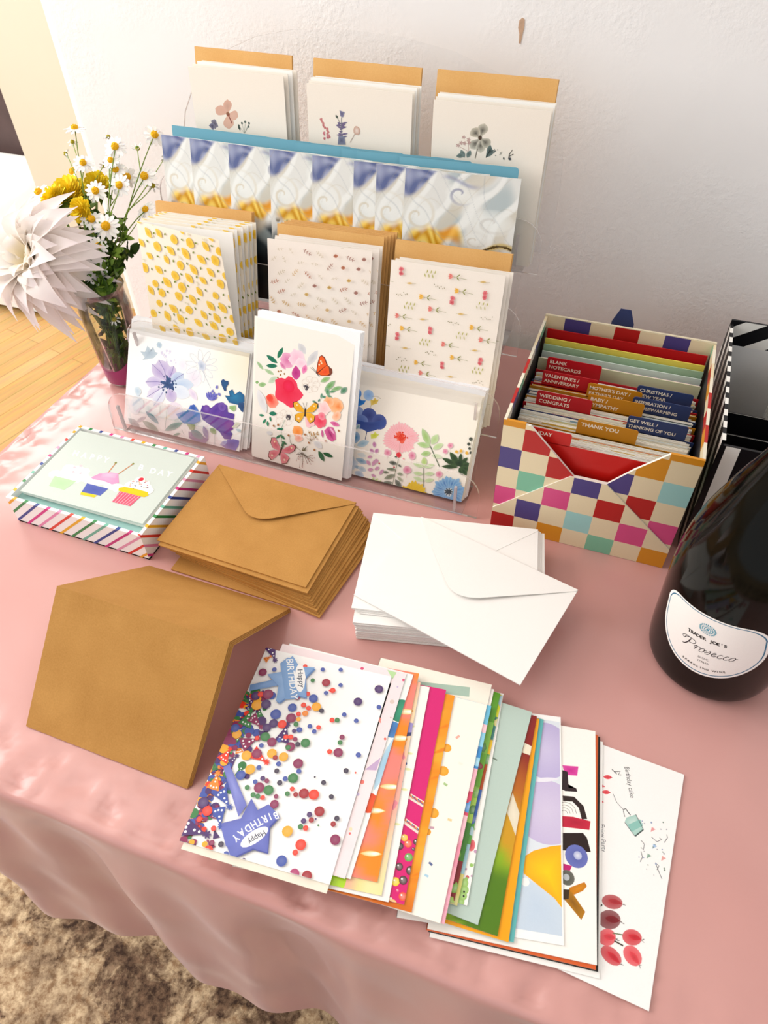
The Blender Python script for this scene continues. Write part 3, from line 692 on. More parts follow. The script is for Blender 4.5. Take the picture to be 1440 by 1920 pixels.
def art_wild(k):
    r = random.Random(12); k.local(); y = .006; row = 0
    while y < k.h:
        x = .010+(.022 if row % 2 else 0)-.02
        j = row
        while x < k.w+.01:
            xx, yy = x+r.uniform(-.003, .003), y+r.uniform(-.0015, .0015); q = (j*5+row*3) % 6; j += 1
            if q in (0, 3):
                c = ('d9534d', 'eda096') if q == 0 else ('e8a022', 'f3c766')
                for a in (-.5, 0, .5): k.leaf((xx, yy), (xx-.0055*math.cos(a), yy+.0055*math.sin(a)), .0026, *c, n=4)
                k.line([(xx, yy), (xx+.016, yy-.001)], .0003, '9a9c6a'); k.leaf((xx+.004, yy), (xx+.008, yy+.0035), .0013, '7b7f3f', 'a3a566', n=4); k.leaf((xx+.004, yy), (xx+.0075, yy-.003), .0013, '7b7f3f', 'a3a566', n=4)
            elif q == 1:
                for t in range(6): k.leaf((xx+t*.0022, yy), (xx+t*.0022+.001, yy+.0045*(1 if t % 2 else -1)), .0011, 'a3a03c', 'c4c27a', n=4)
            elif q == 2: k.blob(xx, yy+.0022, .0026, 'd44b57', 'e98f92', jit=.25); k.blob(xx, yy-.0022, .0026, 'c93f4d', 'e3868a', jit=.25)
            elif q == 4:
                for t in range(7): k.blob(xx+t*.002, yy+r.uniform(-.0025, .0025), .0006, 'a09a80')
            else: k.leaf((xx-.002, yy), (xx+.005, yy+.001), .0022, 'd9ab4d', 'ecd09a'); k.line([(xx-.004, yy), (xx+.009, yy+.001)], .0002, 'b0a36a')
            x += .030
        y += .0125; row += 1
lab3 = ['cream card with tiny red and orange wildflowers, front of its stack', 'second wildflower card behind the front one at the rack right', 'wildflower card at the back of its stack, against the kraft envelope']
for i in range(3):
    card(frame_up(-.1635+.003*i, .0775+.0035*i, rz(1)+BZ, .035, .26+.012*i), .127, .178, lab3[i], 'wildflower cards on the second tier', 'f7eee3', art_wild if i < 2 else None)
for j in range(2):
    kraft_env(frame_up(-.172+.001*j, .1085+.0015*j, rz(1)+BZ, .04, .30), .133, .184, .0011, 'brown kraft envelope behind the wildflower cards, ' + ['foremost', 'rearmost'][j], 'kraft envelopes behind the wildflower cards')

# --- bottom tier
def flower(k, x, y, r, n, col, ecol, ccol, cr, wd=.5, a0=0, jag=0, rr=None):
    rr = rr or random.Random(int(x*7+y))
    for i in range(n):
        a = a0+2*math.pi*i/n; R = r*(1+rr.uniform(-jag, jag)); k.leaf((x+cr*.3*math.cos(a), y+cr*.3*math.sin(a)), (x+R*math.cos(a), y+R*math.sin(a)), r*wd, col, ecol, peak=.62, base=r*wd*.3)
    if ccol: k.blob(x, y, cr, ccol, ccol, jit=.25)
def art_violet(k):
    k.crop(220, 580, 5.143); r = random.Random(5)
    k.grid(6, 5, lambda u, v: mixc('fdfcfa', 'f3ead2', sm(.55, 1, u)*sm(.2, .9, v)))
    k.poly([(220, 405), (265, 410), (290, 350), (330, 395), (345, 360), (365, 410), (395, 420), (350, 470), (240, 490), (265, 465)], 'a9bccb', 'c3d2dc'); k.blob(405, 345, 26, 'a7bfd2', 'c4d5e0', jit=.1)
    for i in range(22): k.blob(430+r.uniform(-15, 110)*r.random()+i*3, 400+i*9, r.uniform(4, 14), 'd3cfe6', 'e6e3f1', jit=.3)
    k.blob(630, 540, 52, 'ece9f4', 'f5f3f8', asp=.8); k.blob(735, 660, 80, 'efe4f1', 'f8f3f8')
    for i in range(10):
        a = i*.63+.2; P = [(810+20*math.cos(a), 545+20*math.sin(a))]
        for t in range(9): b = math.pi*2*t/8; L = 90; P.append((810+math.cos(a)*(100+60*math.cos(b))-math.sin(a)*24*math.sin(b), 545+math.sin(a)*(100+60*math.cos(b))+math.cos(a)*24*math.sin(b)))
        k.line(P[1:], 3, 'd3d8e2')
    k.blob(810, 550, 40, 'a5b4cc', 'dfe4ee', jit=.4); k.line([(820, 590), (900, 760)], 3, 'b9c3d6')
    pet = [((480, 700), (400, 485), 150, 'b9a6d6'), ((480, 700), (335, 530), 110, 'b7a3d3'), ((470, 710), (270, 700), 120, 'bfb0dc'), ((470, 730), (285, 845), 110, 'd6cde9'), ((470, 740), (350, 930), 110, 'd8dcf0'), ((480, 700), (545, 545), 95, 'b4a0d4'), ((490, 720), (640, 620), 110, 'a9bde0'), ((490, 720), (740, 730), 120, 'bcd0ea'), ((490, 740), (700, 840), 130, 'dce6f4'), ((490, 740), (540, 900), 110, 'b9a8d6')]
    for a, b, w, c in pet: k.leaf(a, b, w, c, mixc(c, 'ffffff', .35), base=20, peak=.6)
    for a, b, w, c in pet[:7]:
        k.line([a, ((a[0]+b[0])/2+12, (a[1]+b[1])/2-8), b], 4, '8377b4')
    k.blob(555, 980, 75, 'eadcec', 'f3eaf4'); k.leaf((690, 760), (770, 880), 60, 'dccde6', 'efe6f2')
    k.blob(482, 725, 52, '27406f', '3f5b8e', jit=.5, n=22)
    for i in range(26): a = r.uniform(0, 6.3); q = r.uniform(50, 95); k.blob(482+q*math.cos(a)*.9, 725+q*math.sin(a)*.9, r.uniform(4, 9), '2a4674')
    k.blob(195, 790, 34, 'bcd3e2', 'd9e6ee', jit=.15); k.blob(200, 900, 60, 'cfe0ea', 'eaf2f6', jit=.2); k.blob(190, 900, 18, '2f62a8', '7ba2cc', jit=.3)
    k.blob(170, 930, 62, 'd7e5ee', 'eef4f7', jit=.2); k.leaf((260, 960), (330, 960), 60, 'cfdfe0', 'e4edee')
    k.leaf((270, 980), (400, 1105), 44, '2b8296', '5fa7b0'); k.leaf((240, 1075), (400, 1180), 60, '6e9686', '93b1a2'); k.leaf((455, 1170), (625, 1095), 62, '2a8380', '7db3ab'); k.leaf((185, 1085), (275, 1035), 36, 'a2a6b0', 'c8ccd0'); k.leaf((105, 1050), (215, 1140), 60, '8a9092', 'b5babb'); k.leaf((540, 1215), (610, 1195), 24, '7fae9e')
    k.poly([(565, 1010), (640, 985), (665, 985), (700, 935), (760, 940), (800, 1010), (800, 1075), (735, 1110), (640, 1100), (590, 1050)], '2f5bb8', '5b86cf'); k.blob(730, 950, 30, '2f55ab', '466cc0', jit=.2)
    k.poly([(820, 925), (905, 950), (960, 905), (1010, 895), (1060, 930), (1065, 990), (1130, 1010), (1120, 1080), (1050, 1110), (1110, 1200), (1090, 1255), (1030, 1250), (985, 1180), (900, 1120), (820, 1060), (800, 990)], '6a3a9e', '5b3f9c')
    k.blob(1075, 1120, 50, '8a2f94', '6a3a9e', jit=.2); k.leaf((1030, 900), (880, 1040), 90, '55309a', '6a44a8')
    k.blob(860, 960, 34, '7b5bb4', '6a3a9e'); k.blob(1010, 940, 36, '5e3c9c', '7a58b0')
    for i in range(12): a = r.uniform(3.6, 5.9); k.leaf((900, 880), (900+r.uniform(40, 110)*math.cos(a), 880+r.uniform(40, 110)*math.sin(a)), 26, '4a45a8', '7a7ccc')
    for x, y in ((960, 750), (985, 820), (920, 790)): k.blob(x, y, 14, '5a5ab8', '9a9ad8', jit=.4)
    k.poly([(1000, 690), (1020, 672), (1045, 690), (1070, 690), (1072, 720), (1050, 750), (1050, 785), (1030, 785), (1005, 730)], '1f5a8c', '23497e')
    k.poly([(1035, 830), (1085, 840), (1075, 790), (1110, 770), (1130, 820), (1180, 790), (1225, 830), (1225, 890), (1180, 925), (1080, 900)], '2480ae', '1d5c8d'); k.poly([(1170, 900), (1240, 900), (1255, 930), (1220, 960), (1240, 990), (1200, 990), (1165, 940)], '1f3f6c', '2a4f80')
    k.poly([(1080, 930), (1140, 925), (1145, 965), (1120, 985), (1080, 960)], '8ab06a', 'a6c48c')
    k.poly([(685, 1180), (770, 1180), (850, 1240), (880, 1250), (850, 1290), (750, 1270), (690, 1240)], '6a5a88', '8878a4'); k.leaf((710, 1165), (830, 1250), 70, '4b7d82', '6b9a9c'); k.leaf((830, 1125), (870, 1250), 45, '6a6aa0', '9a98c0'); k.poly([(665, 1100), (750, 1115), (740, 1165), (700, 1160)], '7d9a5a', '9ab27c'); k.leaf((895, 1145), (950, 1200), 50, '7c9a62', 'a2ba8c')
    k.poly([(1000, 1310), (1060, 1260), (1120, 1250), (1175, 1265), (1170, 1310), (1140, 1360), (1060, 1350)], '4a3f98', '6f6cc0'); k.leaf((990, 1310), (1060, 1270), 40, '7f90d0', 'a5b2e0')
    k.leaf((1140, 1155), (1215, 1185), 30, 'a9c4cc', 'c6d8dc'); k.poly([(1100, 1140), (1150, 1085), (1190, 1100), (1150, 1140)], 'd5dcbf', 'e6e9d6')
    for p in ([(410, 1000), (412, 930)], [(462, 1150), (480, 940)], [(940, 1300), (940, 1200)], [(645, 1210), (620, 1160)]): k.line(p, 4, 'a3b4b0')
for i in range(4):
    labs = ['white card with a violet and blue watercolour flower meadow, front of its stack', 'second card behind the violet flower meadow card', 'third card behind the violet flower meadow card', 'rearmost card behind the violet flower meadow card']
    card(frame_up(-.518+.0035*(i > 1)+.002*i, .0145+.0033*i, rz(0)+BZ, 0, .545-.008*i), .178, .127, labs[i], 'violet flower cards on the bottom tier', 'fdfcfa', art_violet if i == 0 else None, mat=GLOSSY)
for j in range(6):
    kraft_env(frame_up(-.521+.0012*(j % 3), .0285+.0019*j, rz(0)+BZ, -.012, .5-.004*j), .184, .133, .0013, 'white envelope behind the violet flower cards on the rack', 'white envelopes behind the violet cards', mat=PAPER, col='fbfbfc')

def butterfly_open(k, x, y, s, a, c1, c2):
    ca, sa = math.cos(a), math.sin(a)
    def T(p): return (x+s*(p[0]*ca-p[1]*sa), y+s*(p[0]*sa+p[1]*ca))
    for sg in (-1, 1):
        up = [(0, 0), (.25*sg, -.35), (.75*sg, -.85), (1.05*sg, -.75), (1.0*sg, -.35), (.7*sg, -.02), (.2*sg, .05)]
        lo = [(0, .05), (.5*sg, .1), (.85*sg, .3), (.8*sg, .75), (.45*sg, .95), (.2*sg, .6)]
        for q in (lo, up):
            k.poly([T((p[0]*1.06, p[1]*1.06)) for p in q], '5a3213'); k.poly([T(p) for p in q], c1, c2)
        k.blob(*T((.55*sg, .6)), s*.14, 'fff3d8', c1); k.blob(*T((.75*sg, -.55)), s*.07, 'ffe9b8')
    k.line([T((0, -.3)), T((0, .4))], s*.12, '3a2418'); k.line([T((0, -.2)), T((-.25, -.8))], s*.03, '4a3a30'); k.line([T((0, -.2)), T((.1, -.85))], s*.03, '4a3a30')
def art_butter(k):
    k.crop(440, 580, 5.538); r = random.Random(15)
    L = k.leaf
    L((665, 350), (735, 465), 70, 'c9cacd', 'dcdcdf'); L((750, 590), (865, 425), 80, 'c6c7ca', 'dfdfe1')
    L((445, 510), (500, 395), 46, '11705a', '1d7d55'); L((330, 475), (445, 560), 48, '0f6a52', '1f7c5c'); L((325, 585), (447, 590), 46, '0f6a4e', '1f7c5c')
    L((230, 540), (300, 630), 34, '8fb680', 'b2cfa5'); L((310, 620), (410, 680), 40, '9ec28d', 'bcd6b0'); L((350, 765), (440, 700), 60, 'b6cdae', 'cfe0c9'); L((215, 755), (250, 760), 34, '8fba78'); L((245, 785), (328, 778), 50, '84b56c', 'aacd98')
    for x, y in ((455, 645), (483, 640), (475, 680), (517, 670), (448, 710)): k.blob(x, y, 9, 'a5763e')
    k.blob(545, 530, 66, 'd873a8', 'f0b0cf', jit=.15, n=16); k.blob(640, 500, 74, 'f6bfd6', 'fbdbe7', jit=.25, n=16); k.blob(690, 560, 55, 'f7c9dc', 'fce2ec', jit=.2); L((470, 545), (530, 625), 40, 'cf5f97', 'eba6c9')
    L((635, 582), (640, 735), 92, 'b51f7c', 'cf4a98', peak=.55); L((740, 575), (710, 670), 55, 'e0569f', 'f29cc6')
    k.blob(548, 850, 138, 'e8103f', 'f03a5c', jit=.07, n=24, lob=5); k.blob(560, 800, 60, 'ef1f55', 'e8103f')
    k.blob(385, 955, 66, 'f4523c', 'fba088', asp=1, jit=.1, n=14); k.blob(365, 920, 34, 'ee3b2a', 'f4523c')
    for cx, cy in ((790, 780), (520, 1130)):
        for i in range(7):
            a = i*.9; P = [(cx+60*math.cos(a)+38*math.cos(t*.8), cy+55*math.sin(a)+34*math.sin(t*.8)) for t in range(9)]; k.line(P, 1.8, 'd9c4b8')
    for cx, cy in ((742, 808), (560, 1122)):
        k.blob(cx, cy, 24, '26232b', '5f5a62', jit=.3, n=14); k.blob(cx-6, cy+8, 5, 'f5efe0')
        for i in range(8): k.blob(cx+r.uniform(-40, 10), cy+r.uniform(-30, 30), 3, '3b3438')
    # orange butterfly
    k.poly([(845, 665), (860, 560), (880, 490), (905, 475), (935, 500), (970, 590), (1010, 620), (1015, 660), (985, 690), (900, 690)], '7a2a10'); k.poly([(852, 660), (868, 560), (885, 497), (905, 484), (930, 508), (955, 580), (905, 625)], 'ee6a1c', 'ef5a12'); k.poly([(862, 668), (955, 582), (985, 610), (992, 665), (960, 684), (900, 684)], 'e8441a', 'f2651c')
    k.line([(850, 665), (955, 582)], 4, '5a1d0c'); k.poly([(975, 585), (1015, 640), (1000, 685), (985, 675)], '7a3a26')
    for x, y in ((895, 540), (878, 575), (902, 560)): k.blob(x, y, 9, 'ffd9b0')
    k.line([(845, 655), (880, 700)], 9, '2b1c18', 4); k.line([(845, 655), (785, 605)], 3, '3b2a22'); k.line([(850, 652), (805, 600)], 3, '3b2a22')
    for i, (a, b, w, c) in enumerate([((890, 755), (990, 705), 48, '7db35a'), ((930, 850), (1045, 740), 60, '5ea24a'), ((1000, 840), (1120, 805), 44, '6aa855'), ((955, 810), (975, 905), 44, '2e8a4e'), ((980, 860), (1050, 850), 26, '2f8a4e'), ((1100, 875), (1165, 810), 60, '147a4c'), ((960, 880), (1020, 950), 34, '2d8550'), ((895, 930), (905, 870), 24, '17805a'), ((805, 950), (850, 970), 22, '17785a'), ((865, 960), (888, 930), 22, '17785a'), ((850, 1030), (895, 970), 26, '17785a'), ((880, 1020), (930, 1030), 20, '17785a'), ((890, 900), (960, 920), 26, '17805a')]): L(a, b, w, c, mixc(c, 'ffffff', .25))
    k.blob(1045, 1000, 74, 'f9a765', 'fcc79c', jit=.15, n=18); k.blob(975, 960, 50, 'f89a5c', 'fcc79c', jit=.2); k.blob(1075, 1010, 40, 'f7873e', 'fab47c', jit=.2); k.blob(1060, 1105, 44, 'f9a77a', 'fcd3b8', jit=.3)
    k.blob(930, 1030, 66, 'fbc4c8', 'fde0df', jit=.25); k.blob(780, 1170, 52, 'f7a9b5', 'fbd0d6', jit=.25)
    k.blob(885, 1160, 66, 'ea2a50', 'f26a80', jit=.12, n=18); k.blob(905, 1110, 38, 'f0607c', 'f59aa8')
    L((990, 1170), (1090, 1210), 46, 'c93a86', 'e384b4')
    k.poly([(930, 1260), (970, 1220), (1020, 1225), (1045, 1280), (1050, 1350), (1010, 1375), (960, 1340)], 'b72a76', 'd865a0'); L((905, 1250), (915, 1335), 24, 'c9629a'); L((960, 1235), (1030, 1360), 30, '8f1f5c', 'c44a8c'); L((985, 1225), (1040, 1300), 20, 'eaa8cc')
    k.blob(655, 1270, 56, 'f8872a', 'fbb06a', jit=.12, n=16); k.blob(665, 1335, 40, 'f7a08a', 'fbcfc0', jit=.2)
    for a, b, w, c in (((355, 1080), (435, 1085), 44, '17785a'), ((250, 1095), (305, 1105), 24, '2f8a66'), ((290, 1185), (325, 1140), 26, '2f8a66'), ((340, 1160), (345, 1215), 24, '2f8a66'), ((365, 1110), (375, 1165), 20, '2f8a66'), ((435, 1245), (490, 1240), 26, '17785a'), ((475, 1260), (500, 1230), 22, '17785a'), ((430, 1340), (475, 1305), 26, '2a7a58'), ((470, 1300), (520, 1350), 26, '2a7a58'), ((490, 1370), (540, 1405), 26, '2a7a58'), ((500, 1380), (500, 1440), 24, '2a7a58'), ((870, 1470), (930, 1580), 48, '2c6b48'), ((915, 1490), (1020, 1535), 40, '17603c')): L(a, b, w, c)
    k.line([(520, 1150), (480, 1250), (490, 1330), (480, 1440)], 3, '5a8a6c'); L((640, 1500), (560, 1350), 3, '6a6558')
    L((240, 830), (330, 1080), 80, 'dcdde0', 'ebebed'); L((820, 1370), (910, 1440), 60, 'd4d5d8', 'e6e6e8'); L((330, 1270), (390, 1300), 40, 'e2e2e4')
    butterfly_open(k, 732, 1065, 118, .06, 'eda412', 'f3b62e'); butterfly_open(k, 478, 1470, 125, .35, 'd4616f', 'e8909a')
    for x, y in ((405, 1210), (945, 1370), (1080, 1262), (770, 1385), (828, 1460), (730, 1300), (560, 1310), (450, 1200)): k.blob(x, y, 11, '9a5f38', 'b9875e', jit=.2)
    for i in range(14): k.blob(r.uniform(770, 870), r.uniform(1270, 1350), 8, 'a3763f', 'c09a68', jit=.3)
    for i in range(9): k.line([(790+r.uniform(-5, 5), 1370), (r.uniform(720, 870), r.uniform(1250, 1330))], 2, '8a7862')
    k.line([(560, 1310), (590, 1400), (690, 1470), (640, 1510)], 3, '5d5648')
    for i in range(26):
        a = r.uniform(0, 1); x1, y1 = 640+190*a, 1500+r.uniform(20, 175)*(1-.4*a); k.line([(700-60*(1-a), 1480+30*(1-a)), ((700+x1)/2, 1500+40*a), (x1, y1)], 1.8, '6d6558'); k.blob(x1, y1, 4.5, 'b98a80')
    for i in range(6): L((700, 1470), (700+r.uniform(-20, 80), 1430+r.uniform(-20, 40)), 8, '6d6a50')
labm = ['cream card with butterflies and bright pink and orange flowers, front of its stack', 'second card right behind the butterfly card', 'third card behind the butterfly card', 'rearmost card behind the butterfly card']
for i in range(4):
    card(frame_up(-.3195-.0012*i, .0125+.0016*i, rz(0)+BZ, -.035, .355-.006*i), .127, .178, labm[i], 'butterfly cards on the bottom tier', 'f8f3ea', art_butter if i == 0 else None, mat=GLOSSY)
for j in range(4):
    kraft_env(frame_up(-.3195+.001*j, .0195+.0014*j, rz(0)+BZ, -.045, .325), .133, .184, .0012, 'tall white envelope behind the butterfly cards', 'white envelopes behind the butterfly cards', mat=PAPER, col='fafbfd')

def art_garden(k):
    k.crop(600, 680, 4.5); r = random.Random(21); L = k.leaf
    k.blob(180, 900, 70, '7397c4', 'a5bfdc', jit=.2); k.blob(250, 830, 60, 'b9cde0', 'dbe5ee', jit=.3); k.blob(200, 940, 60, '7f9ecb', 'a9c0dc', jit=.2)
    for cx, cy, w, c, c2 in ((305, 260, 88, '1f6fd0', '5a9ae4'), (410, 275, 84, '7fb2ee', 'b5d2f5'), (270, 300, 60, '6ba4e6', 'a3c7f2')): k.blob(cx, cy, w*.52, c, c2, n=14)
    k.poly([(262, 300), (300, 310), (325, 290), (350, 318), (388, 318), (370, 350), (330, 367), (290, 350)], '1666c0', '2f86d8')
    for cx, cy, w, c, c2 in ((312, 430, 62, '6f86c4', '9aaeda'), (415, 450, 64, '27357f', '4a5ca6'), (500, 500, 62, '2a3880', '4a5ca6'), (350, 500, 58, '4a66b0', '6f86c4')): k.blob(cx, cy, w, c, c2, n=16)
    k.poly([(300, 480), (380, 500), (450, 500), (550, 480), (545, 530), (470, 570), (400, 587), (340, 550)], '27408f', '35509c')
    k.line([(395, 585), (382, 648)], 6, '2d3a70'); k.line([(328, 367), (330, 390)], 4, '5a7ab0'); k.line([(430, 360), (424, 390)], 3, 'b0a060')
    k.poly([(425, 310), (450, 318), (462, 295), (478, 315), (497, 310), (480, 345), (430, 362)], 'd9b02a', 'ead06a'); k.poly([(427, 605), (450, 600), (465, 582), (480, 600), (500, 605), (470, 638), (430, 642)], 'ccd12a', 'dde26a')
    for i in range(8): k.blob(445+i*9, 272+abs(4-i)*3+i*3, 3, '9a9484'); 
    k.blob(273, 357, 18, 'd8cf9c', 'e8e2c0')
    for x, y in ((258, 480), (240, 562)): k.blob(x, y, 30, '5f8b92', '8fb0b4', asp=.9); k.blob(x+2, y, 11, '2f5a66', '5f8b92')
    for a, b, w, c in (((210, 615), (275, 690), 60, '2b74ac'), ((300, 680), (310, 580), 70, '3f8cc0'), ((310, 700), (415, 665), 56, '8db9d2'), ((300, 560), (340, 520), 34, '6f9aa6'), ((200, 690), (270, 760), 50, '4f8cc0'), ((195, 760), (270, 800), 50, '5a90c4'), ((300, 810), (400, 850), 46, '5f95b8'), ((285, 870), (340, 890), 30, '7faac4'), ((200, 900), (260, 930), 40, '5d8fbf'), ((320, 880), (390, 915), 44, 'a5bfd0'), ((290, 920), (370, 960), 56, '8fadc8'), ((315, 770), (390, 790), 40, 'd5dee0')): L(a, b, w, c, mixc(c, 'ffffff', .4))
    k.line([(300, 600), (280, 800), (262, 970)], 3, 'b4c0b8')
    rr = random.Random(2)
    for i in range(34):
        a = 2*math.pi*i/34; R = 150*(1+rr.uniform(-.12, .06)); L((680+20*math.cos(a), 635+18*math.sin(a)), (680+R*math.cos(a), 635+R*.9*math.sin(a)), 36, 'f5a3ac', 'f9c3c8', peak=.66)
    k.blob(680, 632, 44, 'e8341e', 'f06a50', jit=.35, n=22)
    for i in range(34): a = rr.uniform(0, 6.3); k.blob(680+60*rr.random()*math.cos(a), 632+52*rr.random()*math.sin(a), 6, 'e23a22')
    k.line([(672, 680), (672, 760)], 3, 'd9a0a0'); k.blob(664, 778, 22, 'd81f30', 'e54a54'); k.blob(640, 798, 10, '43543f'); k.blob(705, 812, 8, 'f09aa2'); k.blob(500, 850, 7, 'c83040'); k.blob(625, 882, 7, 'c83040')
    for a, b, w, c in (((925, 700), (862, 555), 56, '9cc268'), ((940, 690), (995, 605), 60, 'b5d38a'), ((930, 710), (818, 680), 46, 'a3c974'), ((950, 730), (1040, 685), 46, 'b9d590'), ((935, 760), (850, 775), 46, '9cc26a'), ((940, 780), (1030, 800), 40, 'cfdcb4'), ((880, 880), (878, 795), 48, 'b2d070'), ((875, 880), (785, 850), 36, 'c3dba0'), ((880, 885), (965, 860), 36, 'c3dba0'), ((870, 940), (785, 930), 34, 'bcd796'), ((880, 940), (965, 935), 34, 'c3dba0'), ((875, 1000), (785, 965), 34, 'c3dba0'), ((880, 1000), (960, 985), 34, 'c3dba0')): L(a, b, w, c, mixc(c, 'ffffff', .25))
    k.line([(928, 700), (1008, 878)], 6, '3f5a3a'); k.line([(876, 890), (876, 1045)], 5, '3f5a3a')
    for x, y, q in ((570, 760, 30), (778, 785, 32), (735, 905, 34), (1058, 748, 22), (1100, 700, 24), (1005, 940, 28)): k.blob(x, y, q, 'd9668f', 'f0bccb', jit=.1, n=14); k.line([(x, y+q*.8), (x-5, y+q*2)], 2.5, 'e2b4c0')
    for a, b, w in (((460, 715), (455, 665), 30), ((450, 765), (422, 725), 32), ((465, 765), (490, 725), 32), ((425, 865), (392, 825), 30), ((455, 830), (495, 830), 36), ((440, 870), (470, 820), 30), ((450, 900), (400, 905), 30), ((460, 905), (500, 880), 28), ((470, 960), (430, 945), 24), ((500, 945), (535, 900), 28), ((400, 800), (440, 790), 26)): L(a, b, w, 'b0629a' if a[1] < 800 else 'cf8fae', 'd3a3c3')
    for a, b, w, c in (((580, 838), (650, 855), 34, '2f3f2c'), ((560, 895), (645, 905), 26, '5f6f4c'), ((540, 980), (635, 945), 38, '6b7558'), ((505, 1035), (610, 1010), 46, '44583c'), ((635, 985), (685, 1065), 42, '3f5240'), ((650, 935), (700, 945), 26, '8a9478'), ((660, 860), (685, 880), 18, '3a4a35'), ((530, 925), (580, 925), 24, '5c6a4a'), ((620, 1085), (612, 1040), 26, '6a7a55'), ((650, 960), (700, 1005), 24, 'a0a88a')): L(a, b, w, c, mixc(c, 'ffffff', .2))
    k.line([(665, 800), (640, 900), (600, 1085)], 4, '7a856a')
    for a in range(7): L((450, 1040), (450+90*math.cos(math.pi+.2+a*.45), 1040+75*math.sin(math.pi+.2+a*.45)), 26, 'a5c468', 'c9dca0')
    for i in range(22):
        a = math.pi*(1.02+.98*i/21)+rr.uniform(-.04, .04); R = 145*(1+rr.uniform(-.15, .1)); L((785, 1150), (785+R*math.cos(a), 1150+R*math.sin(a)), 44, 'd9ac10', 'ecc832', peak=.6, base=22)
    k.blob(785, 1130, 60, 'd3a010', 'e8bf28', jit=.2); k.blob(790, 1115, 10, '4a4a20', jit=.3)
    for i in range(26):
        a = 2*math.pi*i/26; R = 150*(1+rr.uniform(-.15, .08)); L((1085+24*math.cos(a), 1090+20*math.sin(a)), (1085+R*math.cos(a), 1090+R*.86*math.sin(a)), 42, '4f90cf' if i % 3 else '2f74be', '8fbce2', peak=.64)
    k.blob(1085, 1090, 34, 'e8eef2', 'c9d8e4', jit=.3)
    for i in range(9): a = i*.7; L((1085, 1090), (1085+40*math.cos(a), 1090+36*math.sin(a)), 12, '2b4450')
    for a, b, w in (((1170, 860), (1095, 755), 50), ((1165, 870), (1030, 805), 40), ((1165, 880), (1025, 875), 34), ((1180, 850), (1190, 765), 32), ((1190, 860), (1245, 800), 34), ((1180, 875), (1275, 855), 44), ((1180, 885), (1270, 905), 46), ((1175, 885), (1205, 950), 40), ((1185, 885), (1245, 955), 40)): L(a, b, w, '23371f', '3f5a34')
    k.blob(1175, 850, 32, '1c2f1a', '2c4526', jit=.3)
    for x, y in ((1152, 752), (1190, 745), (1238, 762)): k.blob(x, y, 14, 'dfa024', 'ecc060')
    for x, y, q in ((1272, 645, 16), (1255, 687, 14), (1262, 725, 12), (1272, 760, 12), (1308, 672, 10), (1318, 740, 10)): k.blob(x, y, q, '3a4038', '5a5f52')
    k.line([(1272, 645), (1285, 700), (1275, 790)], 2.5, '8c8f80')
for i in range(3):
    labs = ['cream card with a row of colourful garden flowers, front of its stack', 'second card behind the garden flower card at the rack lower right', 'rearmost card behind the garden flower card at the rack lower right']
    card(frame_up(-.2195+.001*i, .0235+.0022*i, rz(0)+BZ, -.01, .50-.008*i), .178, .127, labs[i], 'garden flower cards on the bottom tier', 'fbf4e9', art_garden if i == 0 else None, mat=GLOSSY)
for j in range(4):
    kraft_env(frame_up(-.2235+.0008*j, .0310+.0016*j, rz(0)+BZ, -.015, .475), .184, .133, .0012, 'white envelope behind the garden flower cards at the rack lower right', 'white envelopes behind the garden flower cards', mat=PAPER, col='f4f4f8')

# ------------------------------------------------------------------ checkered organiser box
W_, D_, H_ = .1945, .2090, .1575
CR, RD, NV, TL_, PK, OR, SK = 'ead9b4', 'b8201c', '4f4480', '7fbf9f', 'd94f86', 'd9901c', '9fd0cc'
# rows of the sides seen in the photograph, top row first; 8 columns (the first and last are narrow)
GRID = [[OR, CR, OR, OR, OR, OR, OR, OR],
        [CR, RD, CR, NV, CR, NV, OR, CR],
        [NV, CR, RD, CR, RD, NV, CR, SK],
        [CR, TL_, CR, RD, CR, RD, RD, CR],
        [PK, CR, TL_, CR, PK, CR, PK, CR],
        [RD, NV, CR, OR, CR, TL_, CR, PK],
        [CR, PK, CR, CR, NV, CR, OR, CR]]
XS = [0, .0228, .0512, .0800, .1088, .1372, .1655, W_]
ZS = [.1575, .1500, .1216, .0932, .0650, .0366, .0082, 0]
FG = {0: {0: CR, 1: CR, 2: CR, 3: CR, 4: CR}, }
box = empty('organizer_box', Matrix.Translation((0, 0, .0005)))
tag(box, 'large checkered card organiser box full of filed cards with labelled tabs', 'storage box')
def checks(mb, X, Z, colf, y, M=None, rect=None, outline=None):
    pass
def clip_convex(poly, cut):
    """cut: list of (ax, az, bx, bz): keep the left side of each directed line"""
    for ax, az, bx, bz in cut:
        out = []
        def sd(p): return (bx-ax)*(p[1]-az)-(bz-az)*(p[0]-ax)
        for i in range(len(poly)):
            a, b = poly[i-1], poly[i]; da, db = sd(a), sd(b)
            if (da >= 0) != (db >= 0): t = da/(da-db); out.append((a[0]+t*(b[0]-a[0]), a[1]+t*(b[1]-a[1])))
            if db >= 0: out.append(b)
        poly = out
        if len(poly) < 3: return []
    return poly
def tiles(mb, XS, ZS, col, cut, y, face=-1, mp=None):
    for j in range(len(ZS)-1):
        for i in range(len(XS)-1):
            P = clip_convex([(XS[i], ZS[j+1]), (XS[i+1], ZS[j+1]), (XS[i+1], ZS[j]), (XS[i], ZS[j])], cut)
            if P:
                Q = [mp(p) if mp else (p[0], y, p[1]) for p in P]; mb.poly(Q if face < 0 else Q[::-1], col(i, j))
